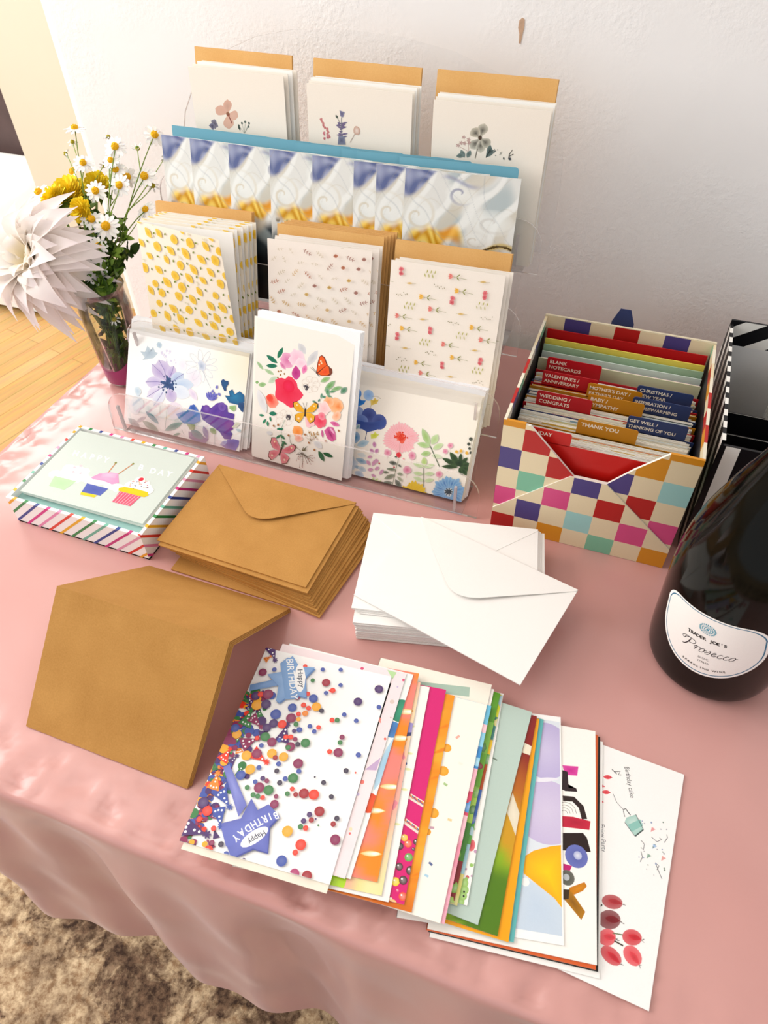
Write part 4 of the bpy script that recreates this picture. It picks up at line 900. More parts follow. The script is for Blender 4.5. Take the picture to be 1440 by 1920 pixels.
# front wall: main layer (two wings beside the scooped centre), then the folded-up flap with its own checks
wt = .0028
mainc = [[OR, CR, CR, CR, CR, CR, OR], [CR, RD, CR, NV, CR, OR, CR], [NV, CR, RD, CR, NV, CR, SK], [CR, TL_, CR, PK, CR, RD, CR], [PK, CR, NV, CR, RD, CR, PK], [CR, RD, CR, OR, CR, PK, CR], [RD, CR, TL_, CR, OR, CR, RD]]
mb = MB()
left_w = [(0, 0), (.080, 0), (.080, .102), (.0275, .1555), (0, .1570)]
midd = [(.080, 0), (.1142, 0), (.1142, .102), (.080, .102)]
right_w = [(.1142, 0), (W_, 0), (W_, .1575), (.1633, .157), (.160, .151), (.1354, .128), (.1142, .102)]
for P in (left_w, midd, [(.1142, 0), (W_, 0), (W_, .1575), (.1633, .157), (.1354, .128), (.1142, .102)]):
    mb.prism(P, 'y', .0, wt, 'f3efe6')
def cutof(P): return [(P[i][0], P[i][1], P[(i+1) % len(P)][0], P[(i+1) % len(P)][1]) for i in range(len(P))]
for P in (left_w, midd): tiles(mb, XS, ZS, lambda i, j: mainc[j][i], cutof(P), -.00015)
for P in ([(.1142, 0), (W_, 0), (W_, .1575), (.1633, .157)], [(.1142, 0), (.1633, .157), (.1354, .128), (.1142, .102)]):
    tiles(mb, XS, ZS, lambda i, j: mainc[j][i], cutof(P), -.00015)
mb.box(.0, -.00025, .1500, .0228, wt, .1572, OR); mb.box(.1633, -.00025, .1500, W_, wt, .1578, OR)
mb.build('front_wall', BOXP, box)
XF = [0, .0258, .0527, .0808, .1090, .1375, .1667, W_]; ZF = [.102, .0795, .0525, .0245, 0]
flc = [[CR, CR, CR, NV, CR, CR, CR], [CR, CR, PK, CR, RD, CR, CR], [CR, NV, CR, SK, CR, PK, CR], [RD, CR, OR, CR, TL_, CR, OR]]
FP = [(0, 0), (W_, 0), (W_, .0305), (.1142, .102), (.0766, .102), (0, .030)]
mb = MB(); mb.prism(FP, 'y', -.0014, -.0002, 'f3efe6'); tiles(mb, XF, ZF, lambda i, j: flc[j][i], cutof(FP), -.00155)
mb.build('front_flap', BOXP, box)
# sides and back
sidec = lambda j, i: [TL_, CR, RD, CR, OR, CR, RD, CR, TL_][(i*2+j*3) % 9] if (i+j) % 2 else CR
for nm, x in (('left_wall', 0), ('right_wall', W_)):
    mb = MB(); a, b = (x, x+wt) if x == 0 else (x-wt, x); mb.box(a, wt, 0, b, D_, .1572, 'e9e2d2')
    YS = [0, .028, .056, .084, .112, .140, .168, .196, D_]; ZZ = [.1573, .148, .120, .092, .064, .036, .008, 0]
    xo = -.0002 if x == 0 else W_+.0002
    for j in range(7):
        for i in range(8):
            V = [(xo, YS[i], ZZ[j+1]), (xo, YS[i+1], ZZ[j+1]), (xo, YS[i+1], ZZ[j]), (xo, YS[i], ZZ[j])]; mb.poly(V[::-1] if x == 0 else V, sidec(j, i))
    for i in range(8):   # coloured rim
        mb.box(a-.0001, YS[i], .1572, b+.0001, YS[i+1], .1577, sidec(0, i) if i % 2 else 'ece4d0')
    xi = x+wt+.0001 if x == 0 else x-wt-.0001
    for i in range(8): V = [(xi, YS[i], .1572), (xi, YS[i+1], .1572), (xi, YS[i+1], .145), (xi, YS[i], .145)]; mb.poly(V, [CR, OR, RD, CR, OR, RD, CR, TL_][i] if x else ['e9e2d2', NV, TL_, CR][i % 4])
    mb.poly([(xi, wt, .145), (xi, D_, .145), (xi, D_, .0), (xi, wt, 0)], '15141a')  # inner face near-black below the rim: shade inside the box painted in
    mb.build(nm, BOXP, box)
mb = MB(); mb.box(0, D_-wt, 0, W_, D_, .1600, 'ded3b6')
cs = [CR, NV, CR, RD, CR, NV, CR, CR]
XB = [0.003, .0238, .0543, .0826, .1108, .139, .167, W_-.003]
for i in range(7): mb.box(XB[i], D_-wt-.0003, .1385, XB[i+1], D_-wt, .1590, cs[i])
mb.build('back_wall', BOXP, box)
mb = MB(); mb.box(0, 0, 0, W_, D_, .0015, '333333'); mb.build('base', BOXP, box)

def filed(y, z0, h, w, x0, col, label, group, th=.0008, tilt=.10, cat='greeting card', mat=None, name='greeting_card', M=None, rot=0):
    mb = MB(); mb.box(0, 0, 0, w, h, th, col)
    o = mb.build(name, mat or PAPER, None, M or frame_up(x0, y, z0, rot, tilt)); return tag(o, label, cat, group)
# coloured sheets at the back of the box, stepped in height; heights read off at their depth
def zt(px, py, y): return unproj_y(px, py, y)[2]
bk = [('red', 'b40d12', .1955, (1200, 645)), ('yellow', 'ecd95e', .1885, (1200, 664)), ('green', 'a6c3a3', .1825, (1200, 676)), ('pale sage', 'cfded6', .1765, (1200, 690)), ('pale pink', 'ecd3d3', .1705, (1200, 703)), ('white', 'f1efe6', .1600, (1200, 710))]
for nm, col, y, (px, py) in bk:
    z = zt(px, py, y)
    filed(y, .003, z-.003, .182, .0065, col, f'{nm} envelope standing at the back of the checkered box', None, .0012, .0, 'envelope', name='envelope')
filed(.1530, .003, .1330, .181, .0065, 'cbd0ab', 'dull olive envelope standing right behind the blank notecards tab', None, .001, .0, 'envelope', name='envelope')
# dividers with printed tabs
def divider(y, x0, x1, ztop, col, lines, label, body=.124, shade=None, tsz=.0062, lx=.003):
    M = frame_up(.0065, y, .003, 0, .0); w = .182; mb = MB(); t = .0007; r = .0028; a, b = x0-.0065, x1-.0065; h = ztop-.003
    P = [(0, 0), (w, 0), (w, body), (b, body)]
    P += [(b-r+r*math.cos(q*math.pi/8), h-r+r*math.sin(q*math.pi/8)) for q in range(5)]+[(a+r+r*math.cos(math.pi/2+q*math.pi/8), h-r+r*math.sin(math.pi/2+q*math.pi/8)) for q in range(5)]+[(a, body), (0, body)]
    mb.prism([p for p in P if p[1] <= body+1e-6 and not (p[0] in (a, b))][:2]+[(w, body), (0, body)], 'z', 0, t, col)
    mb.prism([(b, body-.001)]+P[4:14]+[(a, body-.001)], 'z', 0, t, col)
    k = Ink(mb, M, w, h, t, rect=(a, 0, b, h)); k.local()
    for i, s in enumerate(lines): 
        V, T = text_mesh(s, .022, 0.); wd = max(v[0] for v in V)-min(v[0] for v in V)
        k.text(s, a+lx+wd*tsz*.5, h-.0040-tsz*.62-i*.0072, tsz, 0, 'f4ead8', .022)
    o = mb.build('tab_divider', BOXP, None, M); return tag(o, label, 'tab divider', 'printed tab dividers in the checkered box')
divider(.1415, .0180, .0795, .1465, 'b81520', ['BLANK', 'NOTECARDS'], 'red divider whose tab reads BLANK NOTECARDS')
divider(.1200, .1215, .1800, .1460, '2b3b68', ['CHRISTMAS /', 'NEW YEAR'], 'navy divider whose tab reads CHRISTMAS / NEW YEAR', tsz=.0058)
divider(.1150, .0185, .0796, .1455, 'b81520', ["VALENTINE'S /", 'ANNIVERSARY'], "red divider whose tab reads VALENTINE'S / ANNIVERSARY", tsz=.0060, lx=.0022)
divider(.1085, .0700, .1280, .1450, 'c07f14', ["MOTHER'S DAY /", "FATHER'S DAY"], "mustard divider whose tab reads MOTHER'S DAY / FATHER'S DAY", tsz=.0058, lx=.0022)
divider(.0985, .1196, .1795, .1455, '2b3b68', ['INSPIRATION /', 'HOUSEWARMING'], 'navy divider whose tab reads INSPIRATION / HOUSEWARMING', tsz=.0057, lx=.0020)
divider(.0885, .0733, .1325, .1450, 'c07f14', ['BABY /', 'SYMPATHY'], 'mustard divider whose tab reads BABY / SYMPATHY')
divider(.0765, .0200, .0797, .1455, 'b81520', ['WEDDING /', 'CONGRATS'], 'red divider whose tab reads WEDDING / CONGRATS')
divider(.0640, .1187, .1790, .1455, '2b3b68', ['GET WELL /', 'THINKING OF YOU'], 'navy divider whose tab reads GET WELL / THINKING OF YOU', tsz=.0055, lx=.0018)
divider(.0415, .0702, .1315, .1455, 'c07f14', ['THANK YOU'], 'mustard divider whose tab reads THANK YOU', tsz=.0066, lx=.0040)
divider(.0110, .0250, .0690, .1475, 'c8160f', ['BIRTHDAY'], 'red divider at the front of the box, its tab showing only the end of BIRTHDAY', body=.1290, tsz=.0064, lx=-.0062)
secs = [(.1400, .1225, 8, 'behind the Christmas tab', 'white'), (.1185, .1165, 2, "between the Christmas and Valentine's tabs", 'cream'), (.1135, .1100, 3, "between the Valentine's and Mother's Day tabs", 'cream'), (.1070, .1000, 4, "between the Mother's Day and inspiration tabs", 'white'), (.0970, .0900, 5, 'between the inspiration and baby tabs', 'cream'),
        (.0870, .0780, 6, 'between the baby and wedding tabs', 'white'), (.0750, .0655, 6, 'between the wedding and get well tabs', 'pastel'), (.0625, .0430, 12, 'between the get well and thank you tabs', 'cream'), (.0395, .0130, 17, 'between the thank you and birthday tabs', 'cream')]
r = random.Random(77)
pal = ['f5f1e2', 'f1ead4', 'f8f6ef', 'ece3c6', 'f4f2ea', 'dfe8dc', 'f3eedd', 'e9e4d4', 'f7f4e8', 'd8e4e6', 'f2e3c8', 'f6efe0']
for y0, y1, n, where, kind in secs:
    for i in range(n):
        y = y0+(y1-y0)*i/max(1, n-1); c = pal[r.randrange(len(pal))]; q = r.random()
        if q < .10: c = ['5b9a6a', 'e9b93a', '4a5a7a', 'd98a4a', '2f3f3a'][r.randrange(5)]
        h = .1235+r.uniform(-.003, .0015); x = .0075+r.uniform(-.001, .003); w = .178+r.uniform(-.004, 0)
        mb = MB(); mb.box(0, 0, 0, w, h, .00033, c); mb.box(0, 0, .00055, w-.0003, h-.0006, .0009, 'faf7ee' if r.random() < .6 else c); mb.box(0, 0, .0002, w-.001, .0015, .0007, c)
        if r.random() < .5:
            x1 = r.uniform(.0, .11); cc = ['e9c34a', '7fb58a', 'e28a5a', '8fb6cc', 'c9556a', 'e9dfa0'][r.randrange(6)]
            mb.box(x1, h-.002, .0009, x1+r.uniform(.02, .06), h-.0003, .00092, cc)
        o = mb.build('greeting_card', PAPER, None, frame_up(x, y-.0002, .003, 0, .0))
        tag(o, f'greeting card filed on edge {where}', 'greeting card', f'cards filed {where}')
# small dark blue tip showing behind the box
mb = MB(); mb.prism([(0, 0), (.026, 0), (.026, .150), (.019, .168), (.007, .168), (0, .150)], 'y', 0, .001, '35406f')
tag(mb.build('paper_tag', BOXP, None, Matrix.Translation((.0760, .232, .001))), 'dark blue paper tag poking up behind the checkered box', 'tag')

# ------------------------------------------------------------------ black and white striped organiser
zb = empty('organizer_box', Matrix.Translation((.2080, .034, .0005))); tag(zb, 'black and white striped organiser box at the right edge', 'storage box')
BK, WT = '0d0c10', 'efece6'
def stripes(mb, x0, z0, x1, z1, y, ang, per, duty, mp=None, face=-1, bg=BK, fg=WT, off=0):
    R = [(x0, z0), (x1, z0), (x1, z1), (x0, z1)]; mb.poly([(mp(p) if mp else (p[0], y, p[1])) for p in (R if face < 0 else R[::-1])], bg)
    c, s = math.cos(ang), math.sin(ang); L = 1.0
    n = int(.8/per)
    for i in range(-n, n):
        d = i*per+off; q = [(c*t-s*(d+e), s*t+c*(d+e)) for t, e in ((-L, 0), (L, 0), (L, per*duty), (-L, per*duty))]
        q = [(x0+a, z0+b) for a, b in q]; P = clip(([(a, b, (0, 0, 0)) for a, b in q]), x0, z0, x1, z1)
        if len(P) >= 3:
            P = [(p[0], p[1]) for p in P]; P = P if face < 0 else P[::-1]
            if mp: mb.poly([mp(p, .0002) for p in P], fg)
            else: mb.poly([(p[0], y-.0002, p[1]) for p in P], fg)
ZW, ZD, ZH = .194, .228, .1580
mb = MB(); mb.box(0, 0, 0, ZW, wt, ZH-.004, BK); stripes(mb, .0005, 0, ZW-.0005, ZH-.004, -.0003, math.radians(91), .046, .29, off=-.0205); mb.build('front_wall', BOXP, zb)
mb = MB(); mb.box(0, wt, 0, wt, ZD, ZH, BK); stripes(mb, 0, 0, ZD, ZH, 0, math.radians(62), .030, .42, mp=lambda p, e=0: (-.0002-e, p[0], p[1]), face=1)
for i in range(11): mb.box(-.0003, .003+i*.0200, ZH, wt+.0003, .003+i*.0200+.0105, ZH+.0004, 'f4f2ec')
for i in range(11): mb.box(-.0003, .003+i*.0200+.0105, ZH, wt+.0003, min(ZD, .003+i*.0200+.0200), ZH+.0004, BK)
mb.build('left_wall', BOXP, zb)
mb = MB(); mb.box(ZW-wt, wt, 0, ZW, ZD, ZH, BK); mb.build('right_wall', BOXP, zb)
mb = MB(); mb.box(0, ZD-wt, 0, ZW, ZD, ZH+.004, BK); stripes(mb, 0, ZH-.028, ZW, ZH+.0040, ZD-wt-.0003, math.radians(35), .030, .45, off=.004)
mb.poly([(wt, ZD-wt-.0004, .0), (ZW-wt, ZD-wt-.0004, 0), (ZW-wt, ZD-wt-.0004, ZH-.0275), (wt, ZD-wt-.0004, ZH-.0275)], 'e6e5e4'); mb.build('back_wall', BOXP, zb)
mb = MB(); mb.box(0, 0, 0, ZW, ZD, .0015, BK); mb.build('base', BOXP, zb)
mb = MB()
zx = .208
for i, (y, h) in enumerate(((.118, .1330), (.080, .1330), (.045, .1330))):
    mb = MB(); w = .186; P = [(0, 0), (w, 0), (w, h)]+[(.005+.005*math.cos(q*math.pi/8+math.pi/2), h-.005+.005*math.sin(q*math.pi/8+math.pi/2)) for q in range(5)]
    mb.prism(P, 'z', 0, .0010, '0c0b0e'); 
    for q in range(len(P)-1):
        a, b = P[q+1], P[(q+2) % len(P)]
        if q in (1, 2, 3, 4, 5): mb.poly([(a[0], a[1], .00105), (b[0], b[1], .00105), (b[0]*.997+.0006, b[1]-.0007, .00105), (a[0]+.0006*(q > 1), a[1]-.0007, .00105)], 'cfcac2')
    o = mb.build('tab_divider', BOXP, None, frame_up(zx+.004, y, .0025, 0, .0))
    tag(o, 'black divider in the striped box, ' + ['rearmost', 'middle one', 'foremost'][i], 'tab divider', 'black dividers in the striped box')
for i in range(12):
    filed(.2-i*.0042, .0025, .135+.001*(i % 3), .125, zx+.062+.0006*(i % 2), 'f3f2ee', 'white card filed in the striped box at the right edge', 'white cards filed in the striped box', .003, .0)

# ------------------------------------------------------------------ wine bottle
BX, BY = .2485, -.0965
PROF = [(0.0, .008), (.030, .006), (.046, .001), (.052, .0), (.0575, .004), (.0600, .012), (.0615, .030), (.0628, .060), (.0640, .090), (.0645, .118), (.0635, .140), (.0610, .160), (.0565, .180), (.0505, .200), (.0440, .220), (.0370, .240), (.0300, .262), (.0245, .285), (.0205, .310), (.0180, .340), (.0170, .370), (.0168, .395)]
def dense(p, n=5):
    out = []
    for i in range(len(p)-1):
        a, b = p[max(i-1, 0)], p[min(i+2, len(p)-1)]
        for t in range(n):
            t /= n; q = []
            for c in (0, 1):
                p0, p1, p2, p3 = a[c], p[i][c], p[i+1][c], b[c]; q.append(.5*(2*p1+(p2-p0)*t+(2*p0-5*p1+4*p2-p3)*t*t+(3*p1-p0-3*p2+p3)*t**3))
            out.append(tuple(q))
    return out+[p[-1]]
BP = PROF[:4]+dense(PROF[3:])
def brad(z):
    for i in range(4, len(BP)-1):
        if BP[i][1] <= z <= BP[i+1][1]: t = (z-BP[i][1])/(BP[i+1][1]-BP[i][1]+1e-9); return BP[i][0]+t*(BP[i+1][0]-BP[i][0])
    return .06
GL = bpy.data.materials.new('dark_green_glass'); nt, p = nodes(GL); tc = N(nt, 'ShaderNodeTexCoord'); no = N(nt, 'ShaderNodeTexNoise', i_Scale=14., i_Detail=2.); nt.links.new(tc.outputs['Object'], no.inputs[0])
rr_ = N(nt, 'ShaderNodeValToRGB'); rr_.color_ramp.elements[0].color = (.0012, .0016, .001, 1); rr_.color_ramp.elements[1].color = (.004, .0035, .002, 1); nt.links.new(no.outputs[0], rr_.inputs[0]); nt.links.new(rr_.outputs[0], p.inputs['Base Color'])
p.inputs['Roughness'].default_value = .10; p.inputs['Specular IOR Level'].default_value = .22
bot = empty('wine_bottle', Matrix.Translation((BX, BY, .0008))); tag(bot, 'large dark sparkling wine bottle with an oval white label', 'bottle')
mb = MB(); mb.lathe(BP, '050604', 0, 72); mb.build('glass_body', GL, bot)
mb = MB(); mb.lathe([(.0178, .335), (.0186, .345), (.0183, .372), (.0176, .400), (.0170, .402), (0, .402)], 'c9a95a', 0, 40); mb.build('foil_cap', simple('gold_foil', 'b8933f', .3, 60, .1, Metallic=.8), bot)
LC, LZ, LR = math.radians(-111.5), .0800, math.radians(12)   # where the label sits; it is stuck on slightly askew
def lab3(s, t, e=.0):
    s, t = s*math.cos(LR)-t*math.sin(LR), s*math.sin(LR)+t*math.cos(LR); z = LZ+t; rr = brad(z)+.0004+e; a = LC+s/.0632; return (rr*math.cos(a), rr*math.sin(a), z)
class LabelInk(Ink):
    def emit(s, P):
        if len(P) < 3: return
        A = sum(P[i-1][0]*P[i][1]-P[i][0]*P[i-1][1] for i in range(len(P)))
        if A < 0: P = P[::-1]
        s.mb.poly([lab3(p[0], p[1], s.z) for p in P], [p[2] for p in P], 0)
    def gridfan(s, outline, col, n=20):
        c = hx(col); cx, cy = 0., .002
        O = []
        for i in range(len(outline)):
            a, b = outline[i], outline[(i+1) % len(outline)]; m = max(1, int(math.hypot(a[0]-b[0], a[1]-b[1])/.002)); O += [(a[0]+(b[0]-a[0])*t/m, a[1]+(b[1]-a[1])*t/m) for t in range(m)]
        for i in range(len(O)):
            a, b = O[i], O[(i+1) % len(O)]
            for q in range(n):
                t0, t1 = q/n, (q+1)/n; f = lambda p, t: (cx+(p[0]-cx)*t, cy+(p[1]-cy)*t, c)
                s.emit([f(a, t0), f(a, t1), f(b, t1), f(b, t0)] if q else [f(a, 0), f(a, t1), f(b, t1)])
        s.z += s.dz
def lab_out(k):
    P = []
    for i in range(41): t = math.pi+math.pi*i/40; P.append((.0485*k*math.cos(t), .010+.0485*k*math.sin(t)))
    for i in range(1, 9): t = i/8*math.pi/2; P.append(((.0485-.018+.018*math.cos(t))*k+.0, .010+(.0310-.016+.016*math.sin(t)-.0+.0)*k))
    for i in range(8): t = math.pi/2+i/8*math.pi/2; P.append(((-.0485+.018+.018*math.cos(t))*k, .010+(.0310-.016+.016*math.sin(t))*k))
    return P
mb = MB(); k = LabelInk(mb, None, .1, .1, 0, dz=4e-5); k.z = 0
k.gridfan(lab_out(1.0), 'f7f3ee'); k.gridfan(lab_out(.950), '2f6f8f'); k.gridfan(lab_out(.925), 'f3eee9')
for i in range(24):
    for q, (r0, r1, w) in enumerate(((.0018, .0030, .0008), (.0034, .0047, .0010), (.0050, .0069, .0013))):
        a = 2*math.pi*(i+.5*(q % 2))/24; cx, cy = .0005, .0250
        k.leaf((cx+r0*1.12*math.cos(a), cy+r0*.95*math.sin(a)), (cx+r1*1.12*math.cos(a), cy+r1*.95*math.sin(a)), w, '3a93ab', n=3)
    k.z -= k.dz*3
k.blob(.0005, .0250, .0013, '3a93ab')
for i, ch in enumerate("TRADER JOE'S"):
    k.text(ch, -.0154+i*.00285, .0106, .0052, 0, '1a1614', .04, sx=.92); k.z -= k.dz
k.z += k.dz
# script wordmark drawn with pen strokes
def pen(P, w0=.0006, w1=None, n=8):
    out = []
    for i in range(len(P)-1):
        a, b = P[max(i-1, 0)], P[min(i+2, len(P)-1)]
        for t in range(n):
            t /= n; out.append(tuple(.5*(2*P[i][c]+(P[i+1][c]-a[c])*t+(2*a[c]-5*P[i][c]+4*P[i+1][c]-b[c])*t*t+(3*P[i][c]-a[c]-3*P[i+1][c]+b[c])*t**3) for c in (0, 1)))
    out.append(P[-1]); k.line(out, w0, '2a2228', w1); k.z -= k.dz
def sh(P, x, y, s=.0011): return [(x+(a+b*.35)*s, y+b*s) for a, b in P]
PX_, PY_, PS = -.0190, -.0068, .00088
pen(sh([(3, 12), (2.2, 5), (0, 0), (-2, .5)], PX_, PY_, PS), .0010)
pen(sh([(-3, 8), (-2, 11.5), (3, 13), (8, 11.5), (8.5, 8), (5, 6), (2.5, 6.6)], PX_, PY_, PS), .0007)
pen(sh([(-3, 8), (-5, 9), (-6, 11), (-3, 13.5), (1, 13)], PX_, PY_, PS), .0005)
x0 = -.0105
GLY = {'r': [(0, 3), (1.5, 5.5), (2, 3), (1.2, 0), (2, 4), (3.6, 5.4), (4.4, 4.4)], 'o': [(4, 3), (3.4, 5.2), (1.6, 4.6), (.6, 2), (1.6, 0), (3.4, 1), (4.2, 3.6), (5.6, 4.2)], 's': [(0, 1), (2, 3.6), (2.9, 5.6), (3.4, 3), (2.6, .4), (1, .2)], 'e': [(.4, 2), (2.6, 3.2), (3.2, 4.9), (1.9, 5.2), (.9, 2.6), (1.6, .3), (3, .4), (4.4, 2)], 'c': [(3.6, 4.4), (2.4, 5.3), (.9, 3), (1.4, .4), (3, .3), (4.4, 2)]}
for ch, adv in zip('rosecco', (4.4, 5.2, 4.4, 4.6, 4.5, 4.5, 5)):
    pen(sh(GLY[ch], x0, PY_, .00112), .00062, n=5); x0 += adv*.00112*.95
k.z += k.dz
k.text('D.O.C.', 0, -.0150, .0034, 0, '4a4444', .0); k.text('ITALIA', 0, -.0203, .0034, 0, '4a4444', .0)
SW = 'SPARKLING WINE'
for i, ch in enumerate(SW):
    t = (i-(len(SW)-1)/2); a = t*.058; k.text(ch, .0500*math.sin(a), -.0290+.040*(1-math.cos(a)), .0036, math.degrees(a)*.8, '2a2422', .012); k.z -= k.dz
mb.build('label', PAPER, bot)

# ------------------------------------------------------------------ striped tray with boxed cards
tray = empty('card_tray', Matrix.Translation((-.442, -.1125, .0005))); tag(tray, 'open white box with rainbow diagonal stripes holding birthday cards', 'box')
TW, TD, TH = .184, .138, .040
STR = ['d8358a', 'e98fb8', 'e2402a', 'f0b41c', '2f8a48', '6fb8a0', '27418f', 'c92a7e', 'e59ab8', 'd9301e', 'efa81c', '2f8a48', '27418f']
def stripe_wall(name, length, mp_out, mp_top, sl, phase, rev=False, MBX=None):
    """wall strip: length along s, height along t, stripes lean by sl"""
    mb = MB(); mb.box(*MBX, 'fbfaf8')
    per = .0158; wd = .0044; n = int(length/per)+5
    for i in range(-6, n+3):
        s0 = i*per+phase; P = [(s0, 0), (s0+wd, 0), (s0+wd+sl*TH, TH), (s0+sl*TH, TH)]
        P = clip([(a, b, (0, 0, 0)) for a, b in P], 0, 0, length, TH)
        if len(P) >= 3:
            Q = [mp_out(p[0], p[1]) for p in P]; mb.poly(Q if not rev else Q[::-1], STR[i % 13])
        a, b = max(0, s0+sl*TH), min(length, s0+sl*TH+wd)
        if b > a: 
            Q = [mp_top(a, 0), mp_top(b, 0), mp_top(b+.0008, 1), mp_top(a+.0008, 1)]; mb.poly(Q, STR[i % 13])
    return mb.build(name, BOXP, tray)
w2, d2, e = TW/2, TD/2, .0040
stripe_wall('front_wall', TW, lambda s, t: (-w2+s, -d2-.0001, t), lambda s, q: (-w2+s, -d2+q*e, TH+.0001), 1.12, .012, MBX=(-w2, -d2, 0, w2, -d2+e, TH))
stripe_wall('back_wall', TW, lambda s, t: (-w2+s, d2+.0001, t), lambda s, q: (-w2+s, d2-e+q*e, TH+.0001), 1.12, .003, True, MBX=(-w2, d2-e, 0, w2, d2, TH))
stripe_wall('right_wall', TD, lambda s, t: (w2+.0001, -d2+s, t), lambda s, q: (w2-q*e, -d2+s, TH+.0001), -1.0, .006, MBX=(w2-e, -d2+e, 0, w2, d2-e, TH))
stripe_wall('left_wall', TD, lambda s, t: (-w2-.0001, -d2+s, t), lambda s, q: (-w2+e-q*e, -d2+s, TH+.0001), -1.0, .004, True, MBX=(-w2, -d2+e, 0, -w2+e, d2-e, TH))
mb = MB(); mb.box(-w2, -d2, 0, w2, d2, .002, 'ffffff'); mb.build('base', BOXP, tray)
r = random.Random(31)
for i in range(6):
    M = frame_flat(-.442-.0885, -.1125-.0645, .0030+i*.0048, 0); mb = MB(); mb.box(0, 0, 0, .177, .129, .0045, '9fc9c4')
    tag(mb.build('envelope', PAPER, None, M), 'pale teal envelope inside the striped box, ' + ('topmost, its edge showing below the cupcake card' if i == 5 else 'stacked under the topmost'), 'envelope', 'teal envelopes in the striped box')
def art_cup(k):
    k.crop(0, 780, 3.43)
    Ln = k.line
    for ch, x, y in zip('HAPPY', (480, 535, 585, 630, 675), (240, 252, 262, 270, 282)): k.text(ch, x, y+16, 52, 13, 'fdfdf8', .03, persp=(.45, -.89))
    for ch, x, y in zip('BDAY', (898, 975, 1030, 1080), (325, 348, 358, 368)): k.text(ch, x, y+22, 54, 13, 'fdfdf8', .03, persp=(.45, -.89))
    def cup(cx, cy, c1, c2, top, trim=None, stripe=None):
        k.poly([(cx-85, cy-50), (cx+85, cy-10), (cx+28, cy+62), (cx-92, cy+28)], c1, c2)
    for b in ((440, 335), (500, 340), (540, 360), (470, 370), (410, 365), (535, 395), (390, 380), (450, 395), (500, 405), (350, 372)): k.blob(b[0], b[1], 36, 'fbf8f5', 'f7f3f0', jit=.15)
    k.poly([(352, 385), (492, 420), (412, 475), (315, 448)], 'b4d9a8', 'bcdfb0')
    for b in ((480, 330), (520, 322), (470, 360), (520, 368)): k.blob(b[0], b[1], 10, 'f2c7cf', jit=.4)
    for b in ((600, 420), (650, 425), (700, 440), (735, 455), (760, 462), (570, 410)): k.blob(b[0], b[1], 34, 'fcfaf7', 'f6f2ee', jit=.12)
    k.poly([(585, 395), (640, 370), (760, 368), (765, 430), (720, 440), (660, 415), (600, 408)], 'f0a9cc', 'eb98c2'); k.poly([(655, 372), (700, 360), (758, 370), (740, 400), (650, 395)], 'f6c0da', 'efa6cb')
    k.poly([(560, 432), (695, 468), (645, 512), (525, 488)], '4a58a8', '5563b4'); k.poly([(522, 487), (625, 510), (605, 524), (515, 505)], 'f2cc1c'); 
    Ln([(695, 365), (742, 305)], 7, 'c98a5c'); Ln([(762, 372), (855, 308)], 7, 'c98a5c'); k.blob(744, 301, 8, '8a8a40'); k.blob(856, 307, 8, '8a8a40')
    for b in ((850, 440), (900, 440), (940, 462), (880, 460), (930, 440), (900, 415), (830, 448), (950, 480)): k.blob(b[0], b[1], 36, 'fdfbf6', 'f5f1ea', jit=.12)
    k.poly([(765, 462), (800, 455), (880, 470), (952, 490), (955, 512), (925, 522), (820, 495), (760, 480)], 'f2cc0c', 'efc400')
    P = [(770, 484), (905, 518), (838, 580), (722, 552)]; k.poly(P, 'e2506c', 'e85e78')
    for i in range(7): a = i/7+.07; Ln([(770+135*a-48*.0, 484+34*a), (722+116*(a-.1), 552+28*(a-.1))], 4, 'f7b8c4')
    k.blob(908, 407, 17, 'd8203a', 'e03a4a', asp=1)
    rr = random.Random(4)
    for i in range(26): k.blob(rr.uniform(830, 960), rr.uniform(415, 470), 3.5, ['d8505a', '3a4a7a', 'e2a020'][i % 3])
for i in range(3):
    M = frame_flat(-.5245+.001*(2-i), -.1665+.0015*(2-i)-.001, .0322+i*.0030, .0165+.004*(i-2))
    mb = MB(); mb.box(0, 0, 0, .1665, .1150, .0026, 'cfd8d1' if i == 2 else 'ecebe4')
    if i == 2: art_cup(Ink(mb, M, .1665, .115, .0026))
    tag(mb.build('greeting_card', PAPER, None, M), ['cream card lowest of the three in the striped box', 'cream card just under the cupcake card', 'pale grey-green birthday card with three cupcakes, on top in the striped box'][i], 'greeting card', 'cards in the striped box')

